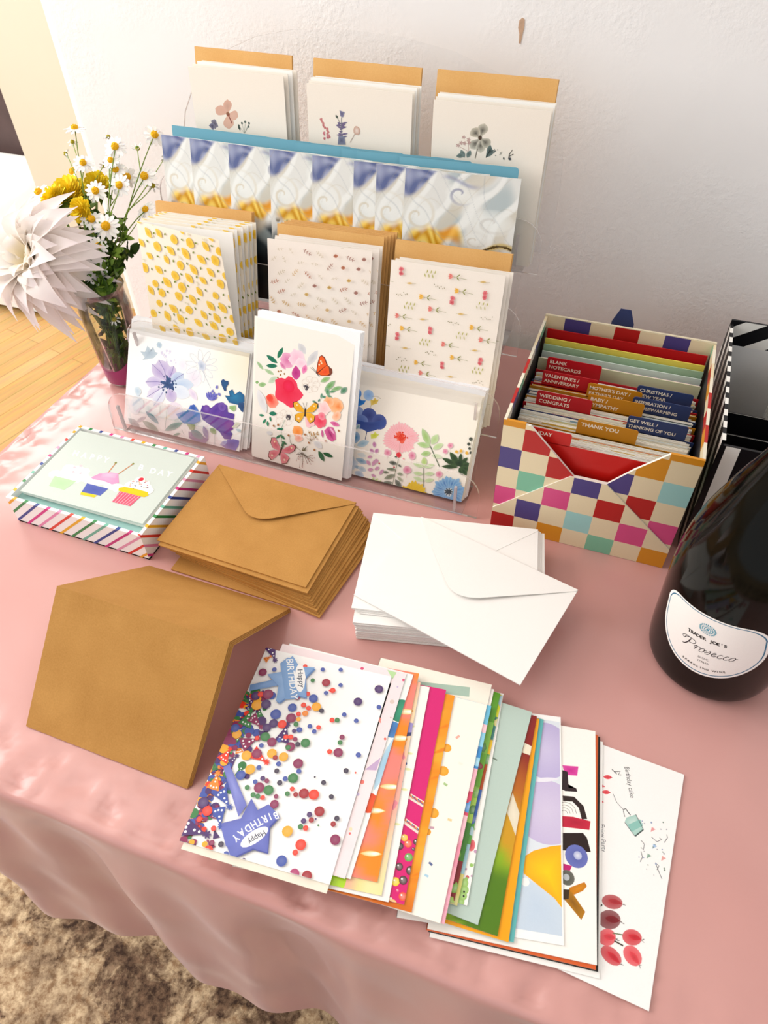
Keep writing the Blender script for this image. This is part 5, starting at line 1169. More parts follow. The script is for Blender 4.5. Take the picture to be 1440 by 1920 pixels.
# ------------------------------------------------------------------ loose envelopes and folded cards
def frame_right(TR, BR, z, w, h):
    """flat card whose right edge runs TR-BR (as seen in the photograph), lying at height z"""
    a, b = unproj_z(*TR, z), unproj_z(*BR, z); d = a-b; L = math.hypot(d[0], d[1]); ang = math.atan2(d[1], d[0])-math.pi/2
    m = (a+b)/2; c, s = math.cos(ang), math.sin(ang); o = (m[0]-c*w+s*h/2, m[1]-s*w-c*h/2); return frame_flat(o[0], o[1], z, ang), ang, o
r = random.Random(9)
Mb, ab, ob = frame_right((690, 992), (601, 1157), .001, .184, .133)
n = 15; ot, at_ = (-.3377, -.1723), -.0278
for i in range(n):
    t = i/(n-1); z = .001+i*.00195
    if i == 0: x, y, a = ob[0], ob[1], ab
    else: tt = min(1, (i-1)/(n-2.)); e_ = (1-tt)**1.15; x = ot[0]+.0215*e_+r.uniform(-.0012, .0012)*(i < n-1); y = ot[1]-.0010*e_+.006*e_+r.uniform(-.001, .001)*(i < n-1); a = at_-.105*e_
    if i == n-2: x, y, a = ot[0]+.004, ot[1]-.0045, at_-.004
    lab = 'brown kraft envelope on top of its loose stack on the pink cloth, rounded flap showing' if i == n-1 else ('bottom kraft envelope of the loose stack, its corner sticking out at lower right' if i == 0 else 'brown kraft envelope inside the loose stack on the pink cloth, only its edges showing')
    kraft_env(frame_flat(x, y, z, a), .184, .132, .0015, lab, 'loose stack of kraft envelopes', flap=(.070, 0) if i >= n-1 else None, open_flap=.004 if i == n-1 else 0)
# white envelopes
M0, a0, o0 = None, None, None
p, q = unproj_z(667, 1197, .001), unproj_z(1024, 1229, .001); a0 = math.atan2(q[1]-p[1], q[0]-p[0])
for i in range(23):
    z = .001+i*.00118; x, y = p[0]+r.uniform(0, .0014)+.0002*i*0, p[1]+.0005+r.uniform(-.0006, .0006)
    kraft_env(frame_flat(x-.0004*(i > 15)*(i-15), y, z, a0+r.uniform(-.004, .004)), .184, .133, .00105, 'white envelope inside the tall loose stack, only its edges showing', 'loose stack of white envelopes', mat=PAPER, col='f6f3ef' if i % 3 else 'ece9e4')
for i, (TL, TR, jit) in enumerate((((712, 972), (1022, 1002), 0), ((706, 968), (1021, 1000), 0), ((703, 965), (1019, 998), 0), ((700, 963), (1015, 995), 0))):
    z = .0285+i*.0015; A, B = unproj_z(*TL, z), unproj_z(*TR, z); a = math.atan2(B[1]-A[1], B[0]-A[0])
    x, y = A[0]+math.sin(a)*.133, A[1]-math.cos(a)*.133
    kraft_env(frame_flat(x, y, z, a), .184, .133, .0012, 'white envelope near the top of the loose stack, ' + ['lowest of the four turned ones', 'second of the four turned ones', 'third of the four turned ones', 'just below the crossing one'][i], 'loose stack of white envelopes', mat=PAPER, col='f5f2ee', flap=(.075, 0) if i == 3 else None)
kraft_env(frame_flat(-.1009, -.1737, .0352, -.239), .1875, .1296, .0012, 'white envelope lying crosswise on top of the loose stack, rounded flap showing', 'loose stack of white envelopes', mat=PAPER, col='f5f2ee', flap=(.078, 0), open_flap=.0035)

# kraft cards folded into a tent, nested
names = ['outermost, its smooth front and roof showing', 'second layer, edge showing at the right', 'third layer, edge showing at the right', 'innermost layer']
for i in range(4):
    o = .0013*i; mb = MB(); t = .0007; x0, x1 = -.3455+.0006*i, -.1706+.0008*i; xr = x1+.0075
    yf, yr, yb, zr = -.3960+o, -.2985+.0003*i, -.1890-o, .0965-o*1.25
    P = [(yf, .0008), (yr, zr), (yb, .0008), (yb-t*1.3, .0008), (yr, zr-t*1.45), (yf+t*1.3, .0008)]
    V = [(x, a, b) for x in (x0, x1) for a, b in P]; n6 = 6
    # split the panels finely so the fold keeps a crisp paper edge
    mb.poly([(x0, *P[k]) for k in (0, 1, 4, 5)][::-1], 'c08a45'); mb.poly([(x0, *P[k]) for k in (1, 2, 3, 4)][::-1], 'c08a45')
    X1 = [x1, xr, x1+.001, x1+.001, xr, x1]
    mb.poly([(X1[k], *P[k]) for k in (0, 1, 4, 5)], 'c08a45'); mb.poly([(X1[k], *P[k]) for k in (1, 2, 3, 4)], 'c08a45')
    for a, b in ((0, 1), (1, 2), (2, 3), (3, 4), (4, 5), (5, 0)): mb.poly([(x0, *P[a]), (x0, *P[b]), (X1[b], *P[b]), (X1[a], *P[a])][::-1], 'c08a45')
    bm_o = mb.build('folded_card', KRAFT, None)
    tag(bm_o, 'folded kraft card standing like a tent, ' + names[i], 'folded card', 'nested kraft tent cards')

# ------------------------------------------------------------------ fan of birthday cards
C5, C6, C7 = (330, 1200, 3.2), (640, 1240, 3.13), (960, 1320, 3.31)
FW = .1265
def fan_card(TR, BR, z, label, col='f8f5ef', art=None, w=FW, h=.1875, leaf=False, th=.00075):
    M, a, o = frame_right(TR, BR, z, w, h); mb = MB(); mb.box(0, 0, 0, w, h, .0003, 'f7f4ec'); mb.box(0, 0, .00045, w, h, th, col); mb.box(0, 0, 0, .0003, h, th, col)
    if art: k = Ink(mb, M, w, h, th, dz=1.5e-6); art(k)
    ob = mb.build('birthday_card', GLOSSY, None, M); tag(ob, label, 'greeting card', 'birthday cards fanned out at the front')
    if leaf:
        mb = MB(); mb.box(0, 0, 0, w-.004, h, .0004, 'f0e8d8'); mb.build('back_leaf', PAPER, ob, Matrix.Translation((.0035, -.0052, -.0006)) @ Matrix.Rotation(-.010, 4, 'Z'))
    return ob
def hat(k, x, y, s, a, col):
    ca, sa = math.cos(a), math.sin(a); T = lambda u, v: (x+s*(u*ca-v*sa), y+s*(u*sa+v*ca))
    k.poly([T(-.6, .7), T(.6, .7), T(0, -.7)], col)
    for u, v in ((0, 0), (-.25, .45), (.25, .45), (0, .5), (0, -.3)): k.blob(*T(u, v), s*.08, 'ffffff' if s > 40 else '3a2a50')
    for i in range(7): b = i*.9; k.leaf(T(0, -.75), T(.3*math.cos(b), -.75+.3*math.sin(b)), s*.12, col, n=3)
def art_conf(k):
    k.crop(*C5); r = random.Random(6); PU, BL_, GR, YE, RE, MA, OR_ = '4b2a6b', '3f55a8', '3a7f45', 'f5ac28', 'ee3b24', '8c2456', 'f08a2c'
    # dense drift of confetti along the left side
    for i in range(210):
        t = r.random(); y = 300+930*t; ex = 440-.44*(y-330); x = ex+abs(r.gauss(0, 1))*78-26
        if i % 5 == 0: hat(k, x, y, r.uniform(34, 52), r.uniform(-1, 1.5), [PU, BL_, GR, RE, MA, OR_][r.randrange(6)])
        else: k.blob(x, y, r.uniform(13, 30), [PU, BL_, GR, YE, RE, MA, MA, BL_][r.randrange(8)], n=14)
    for x, y, s, a, c in ((580, 78, 60, 2.8, PU), (550, 110, 30, 1, OR_), (430, 470, 70, .4, GR), (650, 560, 75, .3, PU), (440, 610, 74, 1.2, MA), (500, 700, 72, 2.2, RE), (300, 690, 60, .6, RE), (235, 850, 70, .3, OR_), (290, 950, 80, 2.6, BL_), (260, 1060, 80, 3., BL_), (110, 1140, 105, 1.9, PU), (480, 490, 60, 2.4, MA)): hat(k, x, y, s, a, c)
    D = [(520, 193, 25, MA), (590, 176, 14, BL_), (478, 335, 28, PU), (508, 325, 18, RE), (552, 325, 32, MA), (485, 390, 32, YE), (540, 385, 30, PU), (598, 445, 32, BL_), (698, 405, 27, BL_), (690, 468, 30, MA), (636, 505, 27, RE), (585, 500, 27, PU), (545, 525, 26, PU), (824, 350, 27, BL_), (842, 400, 28, YE), (873, 424, 15, '3a2f48'), (775, 440, 18, OR_), (790, 322, 14, RE), (765, 390, 16, RE), (795, 408, 15, RE), (728, 345, 16, MA), (735, 443, 14, RE), (735, 475, 14, YE), (720, 505, 15, GR), (740, 538, 17, BL_), (708, 545, 13, PU), (535, 580, 28, GR), (575, 612, 28, MA), (620, 600, 14, BL_), (660, 582, 16, RE), (688, 582, 16, RE), (715, 595, 14, MA), (685, 640, 29, MA), (672, 645, 16, GR), (730, 625, 15, '3a2f48'), (776, 617, 28, GR), (486, 588, 14, RE), (575, 680, 29, YE), (485, 682, 30, MA), (422, 692, 30, YE), (645, 700, 28, YE), (595, 705, 15, 'a02028'), (512, 632, 14, BL_), (445, 775, 30, YE), (388, 810, 29, BL_), (365, 565, 28, YE), (355, 528, 26, BL_), (497, 765, 15, BL_), (604, 785, 15, '3a2f48'), (615, 743, 15, BL_), (732, 740, 30, MA), (737, 787, 15, BL_), (702, 828, 30, GR), (655, 832, 15, BL_), (622, 856, 16, '3a2f48'), (520, 830, 15, PU), (545, 845, 14, MA), (475, 850, 14, BL_), (498, 885, 31, MA), (555, 900, 30, GR), (427, 884, 15, GR), (462, 928, 15, GR), (490, 937, 15, GR), (520, 945, 14, RE), (600, 938, 14, MA), (590, 985, 26, MA), (668, 922, 15, GR), (697, 893, 14, RE), (718, 927, 15, 'a02028'), (767, 920, 30, 'a3202c'), (827, 927, 31, RE), (885, 855, 15, '3a2f48'), (932, 940, 15, '3a2f48'), (833, 822, 6, '3a2f48'), (163, 975, 33, PU), (188, 1025, 30, RE), (140, 1075, 17, RE), (225, 1130, 16, RE), (215, 1216, 16, MA), (193, 1262, 28, RE), (270, 1225, 17, '3a2f48'), (300, 1285, 17, BL_), (405, 1325, 16, PU),
         (860, 1028, 30, 'a3202c'), (800, 1047, 16, PU), (765, 1085, 16, PU), (812, 1080, 16, 'a3202c'), (747, 1120, 16, GR), (778, 1128, 16, RE), (838, 1073, 6, PU), (854, 1112, 6, GR), (668, 1147, 32, YE), (748, 1228, 32, RE), (715, 1275, 17, RE), (633, 1325, 32, BL_), (710, 1403, 30, 'b03a70'), (785, 1415, 30, 'a3202c'), (965, 1070, 16, '3a2f48'), (943, 1104, 16, 'a02028'), (955, 1198, 31, MA),
         (880, 176, 13, BL_), (988, 178, 13, BL_), (900, 255, 25, 'a3203c'), (987, 270, 13, BL_), (940, 302, 17, RE), (922, 302, 6, RE), (900, 317, 13, BL_), (820, 241, 13, GR), (775, 157, 13, RE), (1217, 294, 26, PU), (1091, 369, 26, PU), (1217, 402, 14, BL_), (1009, 447, 14, BL_), (1081, 484, 14, BL_), (936, 480, 15, RE), (967, 480, 15, GR), (803, 517, 14, BL_), (855, 524, 14, RE), (829, 548, 14, BL_), (996, 583, 16, MA), (984, 615, 15, GR), (921, 669, 15, RE), (973, 675, 28, MA), (1094, 689, 16, BL_), (1020, 784, 16, '3a2f48'), (1077, 796, 6, RE)]
    for x, y, q, c in D: k.blob(x, y, q, mixc(c, 'ffffff', .08), c, n=18)
    # two star picks with their lettering
    k.poly([(445, 268), (610, 232), (625, 270), (440, 306)], '86abdd', '6f97cc')
    S = [(672, 118), (700, 95), (740, 160), (835, 165), (775, 225), (780, 345), (690, 320), (620, 375), (600, 365), (615, 275), (548, 205), (635, 190)]
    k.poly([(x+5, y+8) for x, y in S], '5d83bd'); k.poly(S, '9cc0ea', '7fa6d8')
    k.poly([(625, 140), (670, 105), (712, 110), (722, 250), (735, 350), (655, 356), (640, 240)], '86aede', '7aa2d6')
    k.blob(744, 226, 34, 'ffffff', n=20, asp=1); k.poly([(744+32*math.cos(i*.35), 228+84*math.sin(i*.35)) for i in range(18)], 'fdfdfd')
    k.text('BIRTHDAY', 676, 235, 60, 83, 'fbfdff', .012, sx=.86, persp=(.98, -.05)); k.text('Happy', 736, 230, 44, 83, '3c4860', .01, sx=.98, persp=(.98, -.05))
    k.poly([(282, 760), (322, 745), (425, 990), (375, 1060)], '8d95d8', '6b72c0')
    S = [(270, 1100), (390, 1070), (452, 950), (490, 1020), (555, 985), (620, 1055), (560, 1120), (548, 1275), (460, 1250), (330, 1310), (300, 1220)]
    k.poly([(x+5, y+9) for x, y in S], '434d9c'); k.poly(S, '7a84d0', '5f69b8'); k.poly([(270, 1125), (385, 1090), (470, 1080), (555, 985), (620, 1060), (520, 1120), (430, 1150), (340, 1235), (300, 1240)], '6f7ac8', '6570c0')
    k.poly([(470+98*math.cos(i*.35)*math.cos(-.6)-36*math.sin(i*.35)*math.sin(-.6), 1182+98*math.cos(i*.35)*math.sin(-.6)+36*math.sin(i*.35)*math.cos(-.6)) for i in range(18)], 'fdfdfd')
    V = ((598, 1055), (560, 1062), (528, 1078), (495, 1095), (462, 1112), (425, 1135), (385, 1162), (348, 1195))
    for ch, (x, y), a in zip('BIRTHDAY', V, (160, 157, 155, 152, 150, 148, 143, 138)): k.text(ch, x-4, y-22, 62, a, 'fbfdff', .02, sx=.85)
    k.text('Happy', 478, 1172, 46, 147, '2f3656', .012, sx=1.0)
def art_pink(k):
    k.crop(*C6); r = random.Random(2)
    for x, y, q, c in ((122, 42, 10, 'd94f7a'), (365, 110, 9, 'd94f7a'), (298, 237, 14, 'ddc9c0'), (257, 455, 8, 'ee6a5a'), (157, 520, 12, 'f2c79a'), (122, 708, 13, 'f07a70'), (84, 653, 6, 'e8505a'), (97, 780, 10, 'c8b8d8'), (50, 1010, 7, 'ef6a6a'), (54, 985, 11, 'f5dfb8'), (70, 1195, 8, 'c8a8d8'), (185, 445, 9, 'b8c4e8'), (225, 340, 10, 'f08a80'), (330, 150, 6, 'c9b9dd'), (290, 330, 5, 'ddb0b8')): k.blob(x, y, q, c)
    k.poly([(270, 50), (325, 65), (300, 105)], 'b8dba0'); k.poly([(138, 636), (230, 565), (205, 640)], 'c3a8cc'); k.poly([(225, 320), (215, 350), (235, 365)], 'f39a90')
def art_balloon_side(k):
    k.crop(*C6); k.blob(350, 290, 74, '3a9a78', '2b8668', n=18); k.blob(300, 400, 52, '3a6fb0', '4a86c4', n=18); k.leaf((330, 420), (190, 760), 60, '9cc8e2', 'b9d8ea'); k.blob(160, 830, 60, 'ee5a2c', 'e04a20', n=18); k.leaf((390, 80), (360, 220), 30, 'eef3ef')
def art_candle(k):
    def f(u, v):
        n_ = math.sin(9*u+13*v)+math.sin(21*v-4*u+1)+.6*math.sin(31*v+17*u)
        c = mixc('f58a12', 'f7857a', sm(-.9, 1.0, n_)); c = mixc(c, 'f06a50', sm(.8, 1.6, math.sin(17*v+3))*.4)
        return c
    k.grid(14, 40, f); k.crop(*C6)
    for x, y in ((375, 295), (340, 450), (280, 735), (190, 875), (170, 1128)): k.leaf((x-60, y-2), (x+70, y+4), 34, 'fffbe8', 'fbc46a'); k.leaf((x-10, y), (x+60, y+2), 22, 'ffffff', 'fff0c0')
def art_floral5(k):
    r = random.Random(44)
    def f(u, v): return mixc(mixc('f6b0a0', 'f9d9b0', sm(-1, 1, math.sin(7*u+9*v))), mixc('b9d83a', 'f2e6a8', sm(-1, 1, math.sin(15*u))), sm(.5, .9, math.sin(8.5*u-.3)*.5+.5)*sm(.2, 0, v))
    k.grid(20, 24, f); k.local()
    for i in range(26): k.blob(r.uniform(.098, .1265), r.uniform(0, .187), r.uniform(.003, .006), ['6a7ac4', 'f0a83a', '9a8fc8', 'e88a9a', '39406f', 'e9d9a8'][r.randrange(6)], jit=.3)
    for i in range(7): k.blob(.004+i*.006, .003, .005, ['2f7a5a', '7fae4a', 'b9cf6a', 'd8d890'][i % 4], jit=.3)
    for i in range(5): k.blob(.066+i*.006, .004, .008, ['9ad814', 'b4e02a', 'c8e868'][i % 3], jit=.2)
    for i in range(5): k.blob(.032+i*.006, .004, .006, ['e8b8a0', 'd98a6a', 'c8704a'][i % 3], jit=.2)
def art_mark(k):
    k.crop(*C6)
    for x, y in ((400, 540), (390, 633), (370, 752), (325, 955), (410, 380)): k.leaf((x-24, y-3), (x+24, y+3), 16, 'dde09a', 'eaecc0')
    for x, y in ((350, 705), (345, 650), (375, 600)): k.blob(x, y, 11, '3a4a8a')
def art_candy(k):
    k.crop(*C6); r = random.Random(3)
    for a, b in (((400, 790), (500, 850)), ((370, 935), (460, 1000))):
        k.line([a, b], 34, 'f2ded4')
        for i in range(9): t = i/9; x, y = a[0]+(b[0]-a[0])*t, a[1]+(b[1]-a[1])*t; k.line([(x-6, y-14), (x+22, y+16)], 8, ['c83050', 'f0a040', '3f6fa8'][i % 3])
    for x, y, q, c in ((370, 1035, 20, 'f0c22a'), (392, 1070, 22, 'f0622a'), (345, 1085, 20, '3a1218'), (423, 1102, 10, '3a1218'), (395, 1150, 24, '57a83a'), (405, 1228, 26, '4a1420'), (340, 1205, 22, '4a1420'), (318, 1293, 24, 'f2d41a'), (363, 1285, 25, '4a1420'), (360, 1380, 24, 'f0502a'), (290, 1395, 10, 'f2e0c0'), (300, 1425, 26, 'f2c07a'), (330, 1345, 10, 'e02070'), (440, 1060, 18, '3a1218')): k.blob(x, y, q, mixc(c, 'ffffff', .25), c, n=14); k.blob(x-q*.3, y-q*.35, q*.22, 'ffffff')
def art_orange(k):
    k.grid(14, 40, lambda u, v: mixc(mixc('f79414', 'ffab2a', sm(-1, 1, math.sin(13*v+5*u)+math.sin(29*v))), 'd9700c', sm(.2, -.02, v)+.3*sm(.5, 1, math.sin(40*v+9*u))))
    k.crop(*C6)
    for y, x in ((380, 610), (680, 550), (520, 590), (1250, 440)): k.leaf((x-50, y+20), (x+60, y-20), 24, 'e8790a', 'f79414')
def art_sprinkle(k):
    k.crop(*C6)
    for x, y, q in ((618, 508, 26), (598, 643, 30), (540, 890, 30), (505, 1000, 20)): k.blob(x, y, q, 'f7b040', 'f5a21c', asp=1.1)
    for x, y, a, c in ((683, 444, -.6, 'f2b0a0'), (611, 722, .6, 'a9c88a'), (636, 930, .3, 'f2cf9a'), (532, 976, .1, 'c8a0b0'), (524, 1188, .8, '5a6a98'), (500, 1258, .5, 'a8cfe4'), (700, 600, .4, 'f4efe2')):
        ca, sa = math.cos(a), math.sin(a); k.poly([(x+u*ca-v*sa, y+u*sa+v*ca) for u, v in ((-13, -7), (13, -7), (13, 7), (-13, 7))], c)
def art_sagebar(k):
    k.crop(*C6); k.poly([(455, 118), (755, 152), (750, 208), (450, 170)], 'a9c2b2')
def art_multi(cols):
    def f(k):
        k.local(); n_ = len(cols); hh = k.h/n_
        for i, c in enumerate(cols[::-1]): k.rectf(.05, i*hh, k.w, (i+1)*hh, c)
        r = random.Random(n_*7+len(cols[0]))
        for i in range(30): c = cols[r.randrange(n_)]; k.blob(r.uniform(k.w-.03, k.w), r.uniform(0, k.h), r.uniform(.002, .006), mixc(c, 'ffffff', .25), c, jit=.3)
    return f
def art_cater(k):
    k.crop(*C6); r = random.Random(5)
    for i in range(16): k.blob(r.uniform(720, 790), r.uniform(900, 1300), r.uniform(6, 12), ['9ac86a', 'b9dba0', 'd05a6a', 'c8a0c0'][i % 4])
    k.blob(765, 1080, 34, 'd9505a', 'e87a80', asp=.6)
    for x, y, q in ((700, 1410, 22), (712, 1375, 26), (722, 1340, 26), (722, 1300, 24)): k.blob(x, y, q, 'b4d890', '9cc86a', n=14)
    k.blob(720, 1352, 6, '202020'); k.blob(718, 1378, 6, '202020')
def art_sage(k): k.crop(*C6); k.line([(885, 565), (915, 580)], 8, '6d7f70'); k.line([(895, 450), (910, 470)], 8, '5a6a60'); k.line([(900, 440), (905, 470)], 5, '5a6a60')
def art_maroon(k):
    def f(u, v):
        c = mixc('8a1c18', 'b8641a', sm(.82, .62, v+.03*math.sin(40*u))); c = mixc(c, 'cf9a1c', sm(.64, .48, v+.03*math.sin(31*u+4*v))); c = mixc(c, '8ab01c', sm(.40, .28, v+.05*math.sin(23*u+11*v)))
        s_ = sm(.75, .82, u+.05*math.sin(60*v)+.03*math.sin(140*v))*sm(.3, .2, v); return mixc(c, '3f6f12', s_*.85)
    k.grid(16, 60, f); k.crop(*C6); k.poly([(1075, 478), (1120, 500), (1110, 552), (1062, 535)], 'eee4cc'); k.poly([(1005, 770), (1048, 900), (1025, 1030), (972, 885)], 'ece2cc', 'e2d8c0')
def art_balloons(k):
    k.local(); k.rectf(.004, .006, k.w-.001, k.h-.005, 'dfe6ee'); k.crop(*C6)
    k.rect = (.004, .006, k.w-.0012, k.h-.005)
    k.blob(1195, 520, 176, 'cfc6e6', 'bdb2dc', n=30, asp=.9); k.blob(1205, 880, 190, 'd6cbe6', 'cabde0', n=30); k.leaf((1110, 700), (1280, 690), 26, 'eceaf4')
    P = [(1065, 1150), (1130, 1110), (1230, 1085), (1320, 1075), (1330, 1300), (1320, 1480), (1250, 1390), (1150, 1310), (1070, 1245)]; k.poly(P, 'ffcf0a', 'f7ae14')
    k.poly([(1060, 1260), (1090, 1275), (1150, 1310), (1250, 1390), (1320, 1490), (1320, 1680), (1000, 1680), (1020, 1450)], 'c3d4e6', 'cddbe9'); k.blob(1080, 1295, 24, 'f6f6f4')
def art_happy(k):
    k.crop(*C7); L = k.line
    k.poly([(312, 380), (412, 388), (405, 445), (330, 440)], 'c8248a', 'dd4aa4'); k.poly([(312, 410), (345, 420), (350, 520), (400, 525), (405, 545), (330, 540), (310, 530)], '2b1a20')
    P = [(315, 585), (380, 590), (430, 640), (450, 715)]; k.line(P, 34, '2a1a18'); 
    for q in (60, 45, 30, 17): k.line([(330+q*1.3*math.cos(t*.5+.0)-8, 680-q*1.2*math.sin(t*.5)) for t in range(7)], 3, '8a8480')
    k.poly([(312, 695), (380, 700), (488, 728), (480, 782), (312, 762)], 'b01535', 'c8203f'); k.poly([(315, 800), (440, 800), (465, 830), (490, 920), (315, 908)], '241210')
    k.blob(400, 945, 70, '5a62a8', '6a74bc', asp=1, n=18); k.blob(408, 940, 26, 'dfe0ee', 'a8b0d8'); k.poly([(318, 990), (372, 1005), (360, 1035), (318, 1030)], 'c01a70')
    k.blob(342, 1078, 46, '4a4a42', '6a6a60', n=16); k.blob(338, 1075, 20, 'b8bcc0'); k.poly([(355, 1140), (450, 1105), (465, 1130), (440, 1160), (360, 1195)], 'd98a0e', 'c47a10'); k.poly([(318, 1155), (370, 1165), (455, 1290), (430, 1340), (318, 1205)], '8a5a0c', 'b47a12'); k.poly([(318, 1150), (358, 1152), (352, 1210), (318, 1215)], '3a2a14')
def art_tulip(k):
    k.crop(*C7); r = random.Random(4)
    k.text('Birthday cake', 716, 485, 42, 79, '3a3a40', .0, shear=.2, sx=.86, persp=(.98, -.1)); k.text('Enjoy Party', 552, 830, 42, 86, '5a5a66', .0, shear=.2, sx=.9, persp=(.98, -.05))
    k.line([(620, 405), (650, 435), (640, 420), (672, 418), (660, 440), (678, 440)], 5, '3a3a40')
    for x, y in ((600, 455), (590, 548)): k.leaf((x-34, y-4), (x+22, y+2), 26, 'd93a44', 'e8606a'); k.line([(x+10, y), (x+24, y+3)], 3, 'a03038')
    for x, y in ((568, 508), (560, 604)): k.poly([(x-12, y-12), (x+12, y+6), (x-14, y+10)], 'e8606a')
    k.line([(628, 558), (650, 610), (690, 655)], 3, '4a4a50'); k.line([(690, 655), (705, 650), (735, 690)], 6, '4a4a50'); k.line([(690, 660), (700, 700)], 4, '4a4a50')
    k.poly([(700, 730), (710, 705), (770, 685), (815, 775), (765, 820)], 'cfe4dc', 'a9cfc6'); k.poly([(718, 750), (795, 715), (812, 755), (740, 795)], '8fc4ba'); k.line([(700, 735), (762, 820), (816, 778), (768, 685)], 4, '4a4a50'); k.line([(765, 820), (815, 780)], 8, '4a5a58')
    for P in ([(800, 845), (822, 870), (815, 905), (800, 890)], [(800, 915), (810, 950), (795, 980)], [(865, 825), (900, 855), (930, 840), (915, 830)], [(960, 810), (965, 830), (945, 860)], [(890, 985), (905, 1025), (930, 1085)], [(890, 985), (912, 1005), (900, 1030)]): k.line(P, 4, '6a6a72')
    for x, y, c in ((875, 780, 'e8a0a0'), (940, 960, 'e8a8a0'), (850, 945, '8fae9c'), (885, 885, 'a8c4e8')): k.poly([(x-14, y+14), (x+16, y-2), (x-8, y-18)], c)
    for i in range(22): k.blob(r.uniform(780, 960), r.uniform(700, 1100), r.uniform(3, 6), ['b0b0b8', '9aa8c8', '8a9a90'][i % 3])
    for x, y, a, w, h, c in ((622, 1228, .25, 66, 44, 'b23038'), (605, 1338, .2, 70, 60, '7e1a24'), (590, 1448, .2, 55, 54, 'e0434f'), (745, 1448, .3, 62, 50, 'd22a38'), (615, 1562, .75, 78, 46, 'cf2c3a'), (748, 1562, .95, 72, 50, 'e2454f')):
        ca, sa = math.cos(a), math.sin(a); k.poly([(x+w*math.cos(t*.42)*ca-h*math.sin(t*.42)*sa, y+w*math.cos(t*.42)*sa+h*math.sin(t*.42)*ca) for t in range(15)], c, mixc(c, 'ffffff', .12)); k.leaf((x-w*.4*ca, y-w*.4*sa-6), (x+w*.95*ca, y+w*.95*sa-4), h*.7, mixc(c, '3a0008', .25), c)
        for i in range(4): k.line([(x+w*ca, y+w*sa), (x+(w+16)*ca+r.uniform(-6, 10), y+(w+12)*sa+r.uniform(-12, 12))], 2.5, '6a6060')
    k.line([(560, 1245), (548, 1255)], 8, '3a3a30'); k.line([(625, 1422), (688, 1432)], 6, '6a7a58'); k.line([(635, 1470), (690, 1500)], 9, '4a4438')
S_ = .00095; Z = lambda i: .0008+i*S_
fan = [
 ((1282, 1456), (1217, 1892), 'white card with red tulips and a small bottle doodle, rightmost of the fan', 'f9f7f5', art_tulip),
 ((1130, 1394), (1124, 1832), 'plain white card, a thin edge beside the tulip card', 'f7f5f2', None),
 ((1125, 1383), (1121, 1822), 'card showing only a thin black edge beside the brush-lettered card', '141214', None),
 ((1121, 1379), (1117, 1819), 'orange card peeking out below the brush-lettered card', 'd9602a', None),
 ((1116, 1370), (1119, 1813), 'white card with bold brush letters spelling HAPPY in pink, black and orange', 'fbf8f2', art_happy),
 ((1051, 1345), (1057, 1774), 'card with pale lilac, white and yellow balloons, white border', 'fbfaf8', art_balloons),
 ((1020, 1345), (962, 1775), 'teal card, a thin edge left of the balloon card', '5fb4b4', None),
 ((1012, 1343), (952, 1776), 'plain golden yellow card under the watercolour one', 'f5a60e', None),
 ((1007, 1342), (932, 1759), 'card painted in dark red fading down to bright green watercolour', '8a1c18', art_maroon),
 ((998, 1333), (895, 1739), 'plain sage green card with two tiny dark marks', 'bcd0c6', art_sage),
 ((944, 1302), (876, 1698), 'white card with a small green caterpillar at the bottom corner', 'fbfaf6', art_cater),
 ((943, 1301), (856, 1704), 'card with a narrow strip of green, yellow, blue and rust patches', 'e0cf6a', art_multi(['d6d82a', '3f7f78', 'e8c02a', 'b04a20', '3a5fa8', '5aa04a', '9cc4d0', 'd9cf7a'])),
 ((939, 1298), (850, 1698), 'leaf green card, thin strip right of the cream confetti card', '6aa83a', art_multi(['5a9a2a', '7fb84a', '6aa83a', 'a9cf5a', '4a8a3a', '8a2a30'])),
 ((927, 1290), (842, 1690), 'plain white card, thin edge behind the cream card with the sage bar', 'f9f6f0', None),
 ((923, 1280), (838, 1680), 'cream card with a sage green bar along its top', 'f8f2e4', art_sagebar),
 ((922, 1321), (832, 1739), 'pink card with a blue top, a narrow strip at the middle of the fan', 'f2a8b8', art_multi(['6fc0e0', '8fd0ea', '3f8fd0', 'f4b8c8', 'd84a6a', 'f5c2cf', 'ee9ab0', 'f2a8b8', 'f4b0c4'])),
 ((914, 1318), (824, 1739), 'cream card with sparse pastel sprinkles and orange scallops', 'fbf5ea', art_sprinkle),
 ((853, 1303), (771, 1715), 'bright orange watercolour card', 'f5951a', art_orange),
 ((837, 1292), (757, 1700), 'magenta card with striped straws and round candies', 'd91a74', art_candy),
 ((806, 1288), (728, 1694), 'white card with tiny pale yellow-green flames, left of the magenta card', 'f6f3ee', art_mark),
 ((789, 1279), (715, 1682), 'card with lime, peach and pink watercolour showing along its bottom edge', 'f4ccb8', art_floral5),
 ((786, 1262), (707, 1657), 'orange and coral card with glowing candle flames', 'f5832a', art_candle),
 ((776, 1263), (656, 1653), 'white card with green, blue and red balloons, a narrow strip in the fan', 'f5f6f4', art_balloon_side),
 ((763, 1262), (646, 1651), 'pale pink card with dots and little triangles', 'f4e3e6', art_pink),
 ((735, 1267), (617, 1663), 'white confetti-dot card with two blue star picks reading Happy Birthday, atop the fan', 'fbfbfa', art_conf)]
for i, (TR, BR, lab, col, art) in enumerate(fan):
    fan_card(TR, BR, Z(i), lab, col, art, leaf=(i == len(fan)-1), w=.1270 if i == len(fan)-1 else (.110 if 10 <= i <= 15 else .1265))

